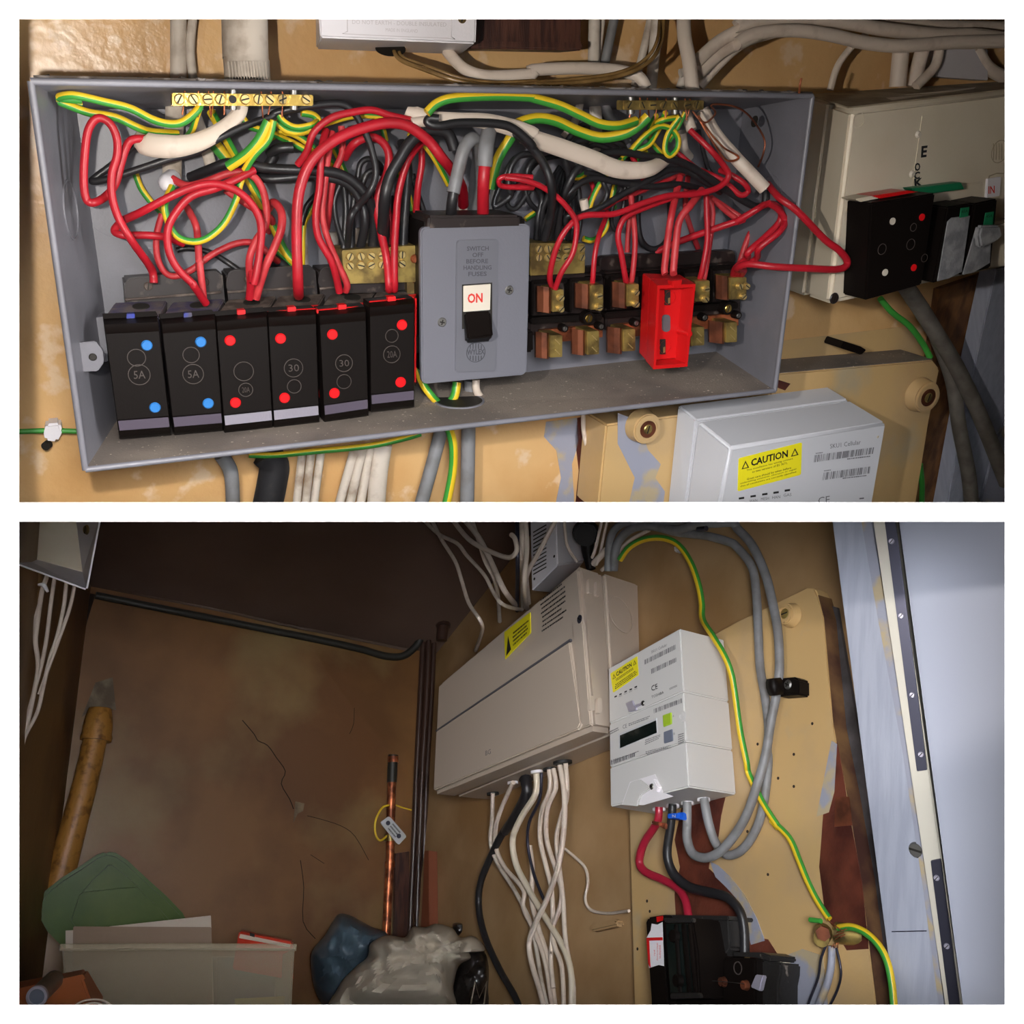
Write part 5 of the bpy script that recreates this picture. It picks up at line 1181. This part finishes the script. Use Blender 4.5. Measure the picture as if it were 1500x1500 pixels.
slab('button_b', W1, zk((687, 1142), (780, 1108), (786, 1238), (692, 1268)), MH, MH + .002, slateb, o, .0006)
p = W1.at(*zk((905, 970))[0], MH); MB().disc(p, W1.n, pxr(p, 8.5), .0015, meterw, 20).ring(p + W1.n * .0015, W1.n, pxr(p, 5), .001, .001, meterw).build('seal_boss', o, .0003)
slab('metal_latch', W1, zk((270, 825), (345, 793), (360, 850), (385, 880), (385, 900), (305, 922), (290, 880)), MH, MH + .003, silver, o, .0006)
slab('latch_arm', W1, zk((360, 850), (450, 815), (460, 840), (375, 880)), MH, MH + .0015, silver, o, .0003)
screw('screw', W1.at(*zk((465, 825))[0], MH + .0015), W1.n, .0034, .0012, steel, o, cross=True)
# cable-entry scoop of the terminal cover
sc = px4('O', (685, 208), (822, 165), (868, 265), (925, 287), (760, 335), (640, 333))
fr = [W1.at(x, y, MH + .0002 + (.0 if i in (0, 1, 4, 5) else .0)) for i, (x, y) in enumerate(sc)]
slab('scoop', W1, sc, MH, MH + .0006, plastw, o)
slab('scoop_wall', W1, px4('O', (685, 208), (735, 192), (800, 240), (742, 282), (722, 340), (640, 333)), MH, MH + .0035, meterw, o, .0012)
slab('screw_tab', W1, px4('O', (785, 200), (815, 190), (842, 235), (830, 262), (795, 255)), MH, MH + .006, plastw, o, .001)
screw('cover_screw', W1.at(*px4('O', (805, 233))[0], MH + .006), W1.n, .0036, .0012, steel, o, cross=True)
BPL = [MFq[3], MFq[2], MKq[2], MKq[3]]; bn = (BPL[1] - BPL[0]).cross(BPL[3] - BPL[0]).normalized(); bn = bn if bn.z < 0 else -bn
MP = Plane(bn, BPL[0])
for x, y in px4('O', (845, 352), (920, 332), (1000, 317), (1090, 297)):
    p = MP.at(x, y); MB().disc(p, bn, pxr(p, 9.5), .004, plastw, 20).build('cable_collar', o, .0005)
# ---- tails and loops
w1('meter_tail', 'O 845,345,62 835,430,60 765,540,52 737,640,48 768,700,46 860,742,42 945,790,38 990,860,40 1008,960,44', [44, 44, 45, 46, 46, 46, 46, 46, 48], redcab, 'crimson tail from the meter to the black cut-out')
w1('meter_tail', 'O 920,330,64 912,430,62 892,560,60 895,640,58 930,720,54 1010,785,48 1110,812,46 1215,840,44 1285,910,42 1312,1010,40 1316,1160,40', [46, 48, 50, 52, 54, 56, 56, 54, 52, 54, 56], blackw, 'black tail from the meter to the small black block')
o = thing('cable_marker', W1.at(993, 1195, .07), 'bright blue clip marked N around the black tail', 'cable marker')
slab('band', W1, px4('O', (890, 382), (940, 378), (940, 406), (890, 410)), .06, .078, bluetag, o, .001)
slab('flag', W1, px4('O', (940, 376), (974, 374), (974, 416), (940, 410)), .064, .072, bluetag, o, .001)
text('marker_lettering', 'N', W1, px4('O', (918, 388), (936, 387), (936, 402), (918, 403)), .078, cream, o)
o = thing('cable_marker', W1.at(960, 1205, .07), 'rust brown clip around the crimson tail, marked L', 'cable marker')
slab('band', W1, px4('O', (800, 420), (845, 428), (843, 448), (800, 440)), .058, .074, copperD, o, .001)
slab('flag', W1, px4('O', (845, 430), (880, 436), (878, 468), (862, 462), (845, 452)), .062, .07, copperD, o, .001)
text('marker_lettering', 'L', W1, px4('O', (803, 424), (812, 425), (812, 438), (803, 437)), .074, cream, o)
w1('grey_cable', 'O 1000,315,64 1000,420,62 1000,520,60 1030,600,58 1100,625,56 1180,590,54 1260,500,50 1330,380,48 1385,220,46 1430,60,44 L 150,1330,44 185,1150,42 215,1000,40 232,850,40 222,650,40 190,480 150,330 80,180 0,90,44 K 1250,60,50 1150,62,54 1050,70,56 950,100,56 880,85,50', [50, 50, 52], greyw, 'outer grey cable looping up from the meter over the board')
w1('grey_cable', 'O 1092,300,60 1115,420,58 1150,530,50 1200,600,40 1260,605,36 1330,550,34 1390,440,32 1425,300,32 1445,100,32 L 165,1300,32 172,1180 150,1000,34 125,850,34 115,650,34 105,450 80,300 0,195,40 K 1230,165,44 1100,130,48 950,112,52 800,78,54 690,95,52 615,180,50 595,320,40', [52, 52, 50], greyw, 'inner grey cable looping up from the meter')
w1('grey_cable', 'K 1060,40,50 900,55,52 720,50,56 620,80,58 575,160,56 565,325,46', 44, greyw, 'grey cable bending into the back of the new unit')
o = thing('cable_cleat', W1.at(1148, 1018, BT), 'black cable cleat with a cross-head screw on the tall board', 'cleat')
slab('block', W1, px4('L', (215, 914), (310, 905), (335, 918), (335, 1003), (215, 1012)), BT, .040, black, o, .002)
wire('strap', '@ 1127,1007,56 1134,1006,58 1144,1005,46', 26, black, pl=W1, parent=o, zoomed=False, flat=.4)
screw('screw', W1.at(*px4('L', (278, 948))[0], .040), W1.n, .0055, .0016, steel, o, cross=True)
wire('earth_cable', 'K 630,262,46 680,195 760,152 860,143 950,180,40 1020,280 1062,400 1080,500 1085,590,50 1140,680,70 1200,780,72 1240,880,66 1262,1000,60 1290,1200,52 1325,1370,46 O 1340,170,40 1420,330 1500,455,36 Q 190,420,36 285,515 340,640 385,750 440,860,34 505,960,34', 36, GY, 'long green and yellow earth cable from the new unit to the clamp', 'cable', pl=W1, flip=True)
wire('earth_cable', 'Q 560,1010,34 630,1005,36 710,1040 780,1110,36 825,1200 850,1320 862,1460', 42, GY, 'short green and yellow cable right of the earth clamp', 'cable', pl=W1, split=-.1)
o = thing('earth_clamp', W1.at(1215, 1370, .03), 'old dull brass earth clamp with copper strands on the board', 'clamp')
p = W1.at(1205, 1366, .03); MB().disc(p, V((-.35, -.9, .1)), pxr(p, 14), .022, brassD, 20, r2=pxr(p, 11)).build('bolt_head', o, .001)
p = W1.at(1222, 1366, .028); MB().disc(p, V((.8, -.5, .1)), pxr(p, 15), .03, brassD, 18).build('barrel', o, .002)
MB().disc(W1.at(1206, 1366, .055), V((-.35, -.9, .1)), .007, .004, copperD, 6).build('nut', o)
for i, (x, y, x2, y2) in enumerate(((1222, 1372, 1236, 1366), (1224, 1376, 1238, 1369), (1226, 1366, 1240, 1361), (1218, 1388, 1222, 1383), (1222, 1389, 1226, 1381), (1227, 1389, 1228, 1381), (1212, 1347, 1222, 1358), (1232, 1362, 1215, 1350))):
    wire('copper_strand', f'@ {x},{y},58 {(x+x2)/2},{(y+y2)/2},62 {x2},{y2},56', 1.8, copper, pl=W1, parent=o, zoomed=False, ring=5, per=2)
wire('green_wire_end', 'Q 400,965,60 460,972,60', 28, grnw, pl=W1, parent=o)
w1('grey_cable', 'Q 490,1100,40 460,1180 445,1280,34 400,1400 385,1450', 14, gunm, 'thin dark wire hanging left under the earth clamp', 'wire')
w1('grey_cable', 'Q 520,1110,34 515,1220 490,1330 440,1450,30', 42, bluegrey, 'flattened grey-blue lead cable under the earth clamp')
w1('grey_cable', 'Q 545,1120,36 570,1250 550,1350,30 500,1450', 14, gunm, 'thin dark wire hanging right under the earth clamp', 'wire')
tag(slab('white_cable_nail', W1, px4('K', (922, 185), (945, 180), (950, 215), (925, 220)), 0, .012, plastw, None, .002), 'small white clip on the wall inside the earth cable bend', 'clip')
# ---- cut-out and small block
zf = lambda *t: [(930 + x * .15333, 1320 + y * .15333) for x, y in t]
o = thing('service_cutout', W1.at(1000, 1480, BT), 'big black service cut-out with torn red and white label', 'cut-out fuse')
slab('body', W1, zf((100, 200), (120, 155), (270, 130), (320, 1100), (155, 1100), (150, 930)), BT, .072, black, o, .002)
slab('carrier', W1, zf((262, 160), (545, 160), (600, 500), (620, 925), (330, 935)), BT, .088, black, o, .002)
slab('carrier_recess', W1, zf((295, 215), (530, 215), (575, 870), (340, 875)), .088, .0886, lcdm, o)
for q in (((262, 160), (545, 160), (548, 200), (285, 205)), ((335, 880), (605, 875), (620, 925), (330, 935))): slab('carrier_rim', W1, zf(*q), .088, .094, dustgrey, o, .001)
for q in (((370, 220), (385, 220), (425, 870), (410, 870)), ((440, 215), (465, 215), (520, 870), (495, 870)), ((500, 215), (515, 215), (575, 870), (555, 870))): slab('carrier_rib', W1, zf(*q), .0886, .093, black, o, .0008)
for x, y in ((395, 335), (430, 760)):
    p = W1.at(*zf((x, y))[0], .0886); MB().disc(p, W1.n, pxr(p, 10), .006, black, 18, r2=pxr(p, 8)).build('grip_boss', o, .0006)
slab('dusty_side', W1, zf((560, 165), (890, 165), (905, 450), (860, 540), (830, 930), (640, 935), (600, 500)), BT, .05, dustgrey, o, .002)
slab('top_flange', W1, zf((270, 130), (890, 140), (890, 180), (270, 172)), BT, .058, dustgrey, o, .001)
slab('lower_body', W1, zf((195, 940), (900, 935), (900, 1120), (200, 1120)), BT, .06, black, o, .001)
lb_ = slab('torn_label', W1, zf((110, 350), (150, 280), (160, 215), (215, 225), (262, 200), (275, 620), (225, 610), (135, 640), (125, 560)), .072, .0726, plastw, o)
slab('label_red_band', W1, zf((110, 350), (262, 345), (264, 375), (135, 378), (148, 640), (128, 600)), .0726, .073, redplas, lb_)
slab('label_red_edge', W1, zf((205, 150), (265, 140), (266, 185), (210, 200)), .072, .0728, redplas, lb_)
for tx, a in (('eastern', ((232, 420), (232, 545), (250, 545), (250, 420))), ('electricity', ((206, 400), (206, 570), (224, 570), (224, 400))), ('plc', ((180, 468), (180, 525), (196, 525), (196, 468)))):
    q = zf(*a); text('label_lettering', tx, W1, [q[3], q[2], q[1], q[0]], .0727, redtxt, lb_)
o = thing('connector_block', W1.at(1110, 1480, BT), 'small chipped black block with sealing wire right of the cut-out', 'connector block')
slab('body', W1, zf((840, 540), (1150, 545), (1150, 1110), (830, 1110)), BT, .06, black, o, .002)
slab('side_body', W1, zf((1150, 540), (1290, 580), (1395, 590), (1390, 700), (1370, 800), (1365, 1110), (1150, 1110)), BT, .05, dustgrey, o, .002)
slab('broken_edge', W1, zf((1290, 560), (1400, 570), (1415, 1110), (1330, 1110), (1365, 800), (1390, 640)), BT, .035, creamp, o, .001)
slab('top_lip', W1, zf((920, 485), (1200, 488), (1300, 520), (1290, 575), (1150, 540), (920, 520)), BT, .058, dustgrey, o, .002)
p = W1.at(*zf((985, 640))[0], .06); MB().ring(p, W1.n, pxr(p, 9), .001, .0006, embk).build('moulded_ring', o)
wire('sealing_wire', '@ 1034,1436.5,70 1060,1438,71 1090,1441,70', .9, steel, pl=W1, parent=o, zoomed=False, ring=5)
for x, y in ((857, 772), (1072, 805)):
    p = W1.at(*zf((x, y))[0], .06); MB().disc(p, W1.n, pxr(p, 7.5), .006, copperD, 16, r2=pxr(p, 6)).build('sealing_screw', o, .0006)
slab('lead_seal', W1, zf((1150, 700), (1225, 710), (1190, 860), (1100, 820)), .064, .07, silver, o, .001)
# ---- things above the new unit
o = thing('vented_box', W1.at(817, 840, 0), 'white box with narrow vents behind the new consumer unit', 'transformer box')
vf = quad_at(W1, [(776, 735), (813, 722), (817, 828), (779, 866)], .12); vb = quad_at(W1, [(810, 745), (853, 735), (856, 822), (815, 870)], .02)
vb[0] = vf[0] + vb[3] - vf[3]
MB().hexa(vf, vb, plastw).build('casing', o, .002)
for i in range(12):
    y = 776 + i * 5.6; slab('vent_slot', W1, [(781, y + 3), (800, y - 8), (800, y - 6.4), (781, y + 4.6)], .12, .1205, slotm, o)
for x, y in ((783, 848), (812, 815)): p = W1.at(x, y, .12); MB().disc(p, W1.n, pxr(p, 2.2), .0006, slotm, 8).build('screw_hole', o)
o = thing('black_plug', W1.at(858, 800, .03), 'round black plug above the new consumer unit', 'plug')
p = W1.at(858, 780, .06); MB().disc(p, V((-.1, -1, -.1)), pxr(p, 20), .03, black, 24, r2=pxr(p, 17)).build('body', o, .003)
wire('sleeve', '@ 860,795,60 862,812,56 866,834,50', [22, 18, 14], black, pl=W1, parent=o, zoomed=False)
for s, w, m, l in (('J 880,20,220 980,118 1085,172 1140,240 1235,345 1290,450 1345,512 1440,538,90', 22, whitew, 'white cable swinging down to the top of the new unit'),
  ('J 935,20,220 1000,150 1075,270 1112,380 1150,500 1215,600 1222,660,160 1188,760,80', 22, whitew, 'white cable falling behind the left end of the new unit'),
  ('J 1045,20,230 1150,150 1280,222 1370,250 1412,215 1405,150 1385,125', 28, whitew, 'white cable with a hooked end at the dark pipe'),
  ('J 1115,30,215 1205,140 1280,290 1345,430 1410,515,100', 32, whitew, 'thick white cable slanting to the new unit'),
  ('J 1160,20,200 1205,160 1240,270 1300,400,180 1320,600,100', 24, whitew, 'shadowed white cable behind the thick one'),
  ('J 1440,20,190 1450,200 1480,500,80', 26, whitew, 'first upright white cable left of the vented box'), ('K 110,20,190 120,200 105,400 120,530,80', 28, whitew, 'second upright white cable left of the vented box'),
  ('K 75,20,180 90,250 95,530,80', 22, whitew, 'third upright white cable left of the vented box'),
  ('K 290,20,140 180,230,140 125,330,130 105,420,110', 28, whitew, 'white cable crossing the vented box diagonally'),
  ('K 325,40,100 340,180,100 395,275,80', 18, whitew, 'thin white cable right of the vented box'),
  ('K 535,30,60 490,220,56 455,285,50', 18, whitew, 'first thin white cable right of the black plug'), ('K 565,30,56 515,250,52 500,290,50', 16, whitew, 'second thin white cable right of the black plug'),
  ('K 555,210,50 480,290,50', 38, whitew, 'short thick white cable end behind the new unit'), ('K 790,100,30 680,160,30 600,250,30', 22, whitew, 'white cable passing under the grey loops'),
  ('K 700,60,20 640,130,20 590,210,20', 20, whitew, 'white cable deep behind the grey loops'), ('K 560,290,40 530,320,40', 22, whitew, 'tiny white cable end at the back of the new unit')):
    w1('white_cable', s, w, m, l)
w1('black_pipe', 'J 1415,20,190 1418,300 1415,540,90', 24, gunm, 'upright black pipe above the left end of the new unit', 'pipe')
w1('white_strap', 'K 1060,95,60 1105,90,60', 30, gunm, 'small dark clip on the upper grey cable', 'clip')
# ---- door and post on the right
def slabP(name, pts, m, parent=None, t=.02, bevel=.001, **kw):
    """plate with its own plane: pts are (x, y, D)"""
    v = [P(*p) for p in pts]; n = (v[1] - v[0]).cross(v[2] - v[0]).normalized(); n = n if n.dot(v[0]) < 0 else -n
    pl = Plane(n, v[0]); v = [pl.at(p[0], p[1]) for p in pts]
    return MB().prism(v, [q - n * t for q in v], m).build(name, parent, bevel, **kw), pl
post, PP = slabP('trim_7', [(1217, 750, .93), (1275, 750, .90), (1384, 1488, .83), (1312, 1488, .86)], postpaint, t=.04); struct(post)
slab('edge_shadow', PP, [(1262, 765), (1276, 760), (1340, 1140), (1384, 1480), (1376, 1480), (1352, 1300), (1322, 1100), (1285, 900)], 0, .0012, bluegrey, post)  # blue shadow down the post edge, painted as a thin strip
slab('pencil_mark', PP, [(1306, 1364), (1357, 1363), (1357, 1364.5), (1306, 1365.5)], 0, .0006, gunm, post)
p = PP.at(1342, 1245); screw('screw', p, PP.n, .007, .002, steel, post)
strip, PS = slabP('trim_8', [(1277, 750, .885), (1308, 750, .875), (1412, 1488, .815), (1387, 1488, .822)], stripc, t=.02); struct(strip)
for (a, b, c_, d, sc_, lab) in (((1294, 750), (1310, 750), (1358, 1128), (1343, 1130), ((1308, 793), (1322, 902), (1338, 1018), (1351, 1105)), 'upper dark metal hinge leaf with four bright screws'),
                     ((1363, 1261), (1378, 1258), (1408, 1488), (1392, 1488), ((1374, 1286), (1389, 1386)), 'lower dark metal hinge leaf on the cream strip')):
    o = thing('hinge', PS.at(*d, .001), lab, 'hinge', 'hinge leaves on the door strip')
    slab('leaf', PS, [a, b, c_, d], .0002, .003, gunm, o, .0005)
    for x, y in sc_: p = PS.at(x - 2, y, .003); screw('screw', p, PS.n, pxr(p, 4.2), .0014, silver, o, ang=.2)
door, PD = slabP('door_1', [(1312, 740, .865), (1520, 740, .78), (1520, 1500, .73), (1412, 1500, .81)], doorpaint, t=.03, bevel=.003); struct(door)
# ---- clutter on the floor
def hexP(name, f, b, m, parent, bevel=.001, **kw): return MB().hexa([P(*p) for p in f], [P(*p) for p in b], m).build(name, parent, bevel, **kw)
FD = 1.28
o = thing('tub_cover', P(160, 1380, 1.45), 'translucent green plastic lid leaning in the left corner', 'lid')
G1 = Plane((.42, -.88, .2), W2.at(160, 1320, .10))
gl = [(54, 1338), (56, 1322), (66, 1306), (90, 1287), (120, 1268), (142, 1253), (156, 1248), (170, 1250), (186, 1260), (215, 1287), (245, 1314), (268, 1338), (275, 1352), (250, 1400), (110, 1400), (92, 1388), (70, 1366)]
slab('rim', G1, gl, 0, .012, greenp, o, .005)
slab('raised_panel', G1, [(112, 1312), (136, 1284), (158, 1264), (166, 1264), (190, 1282), (228, 1318), (262, 1358), (240, 1392), (130, 1392), (100, 1350)], .012, .02, greenp, o, .005)
slab('inner_panel', G1, [(112, 1312), (122, 1305), (200, 1298), (228, 1322), (250, 1358), (235, 1388), (160, 1388)], .02, .024, greenp, o, .003)
o = thing('storage_box', P(260, 1400, FD), 'translucent plastic storage box full of papers at the bottom left', 'storage box')
f = [(93, 1390, FD), (431, 1390, FD), (424, 1520, FD), (104, 1520, FD)]; b = [(120, 1402, 1.45), (408, 1402, 1.45), (404, 1500, 1.45), (124, 1500, 1.45)]
def wallq(a, b_, c, d, name, m=clearp, t=.002):
    v = [P(*x) for x in (a, b_, c, d)]; n = (v[1] - v[0]).cross(v[3] - v[0]).normalized() * t
    return MB().hexa(v, [q + n for q in v], m).build(name, o)
wallq(*f, 'front_wall'); wallq(f[0], b[0], b[3], f[3], 'side_wall'); wallq(f[1], b[1], b[2], f[2], 'side_wall'); wallq(*b, 'rear_wall'); wallq(f[3], f[2], b[2], b[3], 'bottom')
wire('rim', '@ 88,1388 260,1387 434,1388', 10, clearp, pl=FB, h=4, parent=o, zoomed=False, flat=.5)
o = thing('paper_stack', P(200, 1400, 1.385), 'stack of white and grey papers standing in the storage box', 'papers')
hexP('front_card', [(107, 1357, 1.34), (310, 1358, 1.34), (312, 1500, 1.34), (104, 1500, 1.34)], [(110, 1357, 1.352), (308, 1358, 1.352), (310, 1498, 1.352), (108, 1498, 1.352)], paperg, o)
hexP('white_sheet', [(160, 1357, 1.37), (309, 1341, 1.37), (314, 1500, 1.37), (160, 1500, 1.37)], [(160, 1357, 1.374), (309, 1341, 1.374), (314, 1498, 1.374), (160, 1498, 1.374)], paperw, o, .0004)
hexP('white_sheet', [(96, 1363, 1.355), (170, 1360, 1.355), (170, 1500, 1.355), (96, 1500, 1.355)], [(96, 1363, 1.358), (170, 1360, 1.358), (170, 1498, 1.358), (96, 1498, 1.358)], paperw, o, .0004)
o = thing('red_packet', P(390, 1400, 1.385), 'red and white packet leaning in the storage box', 'packet')
hexP('packet', [(350, 1364, 1.385), (428, 1380, 1.385), (430, 1436, 1.385), (340, 1420, 1.385)], [(354, 1362, 1.42), (430, 1378, 1.42), (428, 1432, 1.42), (345, 1416, 1.42)], redpk, o, .002)
hexP('white_edge', [(352, 1368, 1.383), (425, 1383, 1.383), (425, 1388, 1.383), (350, 1374, 1.383)], [(352, 1368, 1.3845), (425, 1383, 1.3845), (425, 1388, 1.3845), (350, 1374, 1.3845)], paperw, o, .0004)
hexP('dark_symbol', [(366, 1366, 1.3825), (373, 1368, 1.3825), (373, 1373, 1.3825), (366, 1371, 1.3825)], [(366, 1366, 1.3835), (373, 1368, 1.3835), (373, 1373, 1.3835), (366, 1371, 1.3835)], blacktxt, o, 0)
o = hexP('yellow_sheet', [(344, 1463, 1.45), (418, 1459, 1.45), (418, 1500, 1.45), (344, 1500, 1.45)], [(344, 1463, 1.34), (418, 1459, 1.34), (418, 1500, 1.34), (344, 1500, 1.34)], yellp, None, .0004)
tag(o, 'yellow sheet low in the storage box', 'paper')
o = hexP('grey_folder', [(318, 1402, 1.40), (402, 1404, 1.40), (402, 1500, 1.40), (318, 1500, 1.40)], [(318, 1402, 1.42), (402, 1404, 1.42), (402, 1500, 1.42), (318, 1500, 1.42)], greytxt, None, .001)
tag(o, 'dark grey folder behind the red packet in the storage box', 'folder')
o = thing('cardboard_box', P(80, 1480, 1.13), 'orange-brown cardboard box at the bottom left corner', 'box')
hexP('body', [(-5, 1455, 1.13), (120, 1428, 1.13), (146, 1500, 1.13), (-5, 1500, 1.13)], [(-5, 1444, 1.22), (127, 1419, 1.22), (153, 1462, 1.22), (-5, 1490, 1.22)], cardb, o, .003)
hexP('lid_flap', [(-5, 1455, 1.128), (122, 1427, 1.128), (125, 1434, 1.128), (-5, 1464, 1.128)], [(-5, 1455, 1.132), (122, 1427, 1.132), (125, 1434, 1.132), (-5, 1464, 1.132)], cardb, o, .0005)
o = thing('metal_tube', P(55, 1459, 1.22), 'short grey metal tube end in front of the cardboard box', 'tube')
p = P(55, 1459, 1.08); ax = V((.1, -1, .12))
MB().disc(p, -ax, pxr(p, 14), .05, steel, 24).build('tube', o)
MB().ring(p - ax * .001, ax, pxr(p, 15), .003, .004, silver).build('rim', o); MB().disc(p, ax, pxr(p, 12), .001, slateb, 22).build('bore', o)
wire('white_cable', '@ 98,1482,160 118,1468 137,1464 156,1468 172,1482', 3, whitew, 'coil of thin white cable by the cardboard box, outer turn', 'cable', pl=FB, zoomed=False)
wire('white_cable', '@ 108,1482,160 124,1472 140,1469 152,1474 160,1484', 3, whitew, 'coil of thin white cable by the cardboard box, inner turn', 'cable', pl=FB, zoomed=False)
def bag(name, outline, D, depth, m, label, seed, parent=None, amp=.010, rings=16, cat='bag', sub=5):
    """crumpled bag: a closed body bulging both ways from its outline"""
    pts = [V((x, y, 0)) for x, y in outline]; n = len(pts); per = []
    for i in range(n):
        p0, p1, p2, p3 = pts[i - 1], pts[i], pts[(i + 1) % n], pts[(i + 2) % n]
        for k in range(sub):
            t = k / sub; per.append(.5 * ((2 * p1) + (p2 - p0) * t + (2 * p0 - 5 * p1 + 4 * p2 - p3) * t * t + (3 * p1 - p0 - 3 * p2 + p3) * t ** 3))
    c = sum(per, V()) / len(per); N = len(per); vs = []; fs = []
    for side in (-1, 1):
        base = len(vs)
        for r in range(1, rings + 1):
            s = r / rings
            for q in per:
                x, y = c.x + (q.x - c.x) * s, c.y + (q.y - c.y) * s
                z = depth * math.sqrt(max(0, 1 - s ** 2.6))
                w = P(x, y, D); nn = w * 24 + V((seed, 0, 0))
                f1 = 1 - abs(noise.noise(nn)) * 2.2; f2 = 1 - abs(noise.noise(nn * 2.3 + V((3, 1, 2)))) * 2.2
                z += amp * (f1 * 1.5 + f2 * .7) * min(1, (1 - s) * 4)
                vs.append(P(x, y, D + side * z) if side > 0 else P(x, y, D - z))
        ci = len(vs); vs.append(P(c.x, c.y, D + side * (depth + amp)))
        for r in range(rings - 1):
            for k in range(N):
                j = (k + 1) % N; a = base + r * N; b = a + N
                fs.append((a + k, b + k, b + j, a + j))
        for k in range(N): fs.append((ci, base + k, base + (k + 1) % N))
    mb = MB().add(vs, fs, m)
    me_o = mb.build(name, parent)
    bm = bmesh.new(); bm.from_mesh(me_o.data); bmesh.ops.remove_doubles(bm, verts=bm.verts, dist=1e-5); bmesh.ops.recalc_face_normals(bm, faces=bm.faces); bm.to_mesh(me_o.data); bm.free()
    me_o.data.polygons.foreach_set('use_smooth', [True] * len(me_o.data.polygons))
    return tag(me_o, label, cat) if label else me_o
bag('blue_bag', [(497, 1339), (513, 1341), (530, 1350), (545, 1358), (567, 1368), (556, 1385), (545, 1402), (530, 1430), (515, 1470), (500, 1490), (478, 1478), (463, 1455), (456, 1423), (457, 1394), (476, 1370), (487, 1351)], 1.62, .07, bluebag, 'crumpled blue plastic bag on the floor', 3.1)
bag('white_bag', [(490, 1490), (495, 1447), (519, 1418), (538, 1402), (543, 1382), (567, 1370), (593, 1373), (604, 1358), (624, 1358), (640, 1353), (663, 1360), (674, 1373), (692, 1371), (705, 1380), (710, 1393), (688, 1394), (690, 1404), (672, 1415), (664, 1445), (655, 1490)], 1.5, .075, whitebag, 'large crumpled white plastic bag on the floor', 7.7, amp=.013, rings=22)
o = thing('black_bag', P(690, 1440, 1.52), 'black plastic bag with a white letter M right of the white bag', 'bag')
bag('bag_body', [(655, 1490), (662, 1445), (672, 1412), (684, 1392), (698, 1388), (711, 1395), (717, 1412), (719, 1440), (718, 1490)], 1.55, .05, blackbag, None, 11, o)
for pts in ('@ 690,1470 696,1438 702,1462 713,1438 709,1470',):
    sp = spec(pts); sweep('printed_letter', [P(x, y, 1.475) for x, y, _ in sp], [.0013] * len(sp), whitebag, o, ring=5, per=1)
bag('dark_sack', [(663, 1354), (678, 1352), (679, 1366), (668, 1372)], 1.66, .02, blackbag, 'small dark bag corner behind the white bag', 5, rings=6)
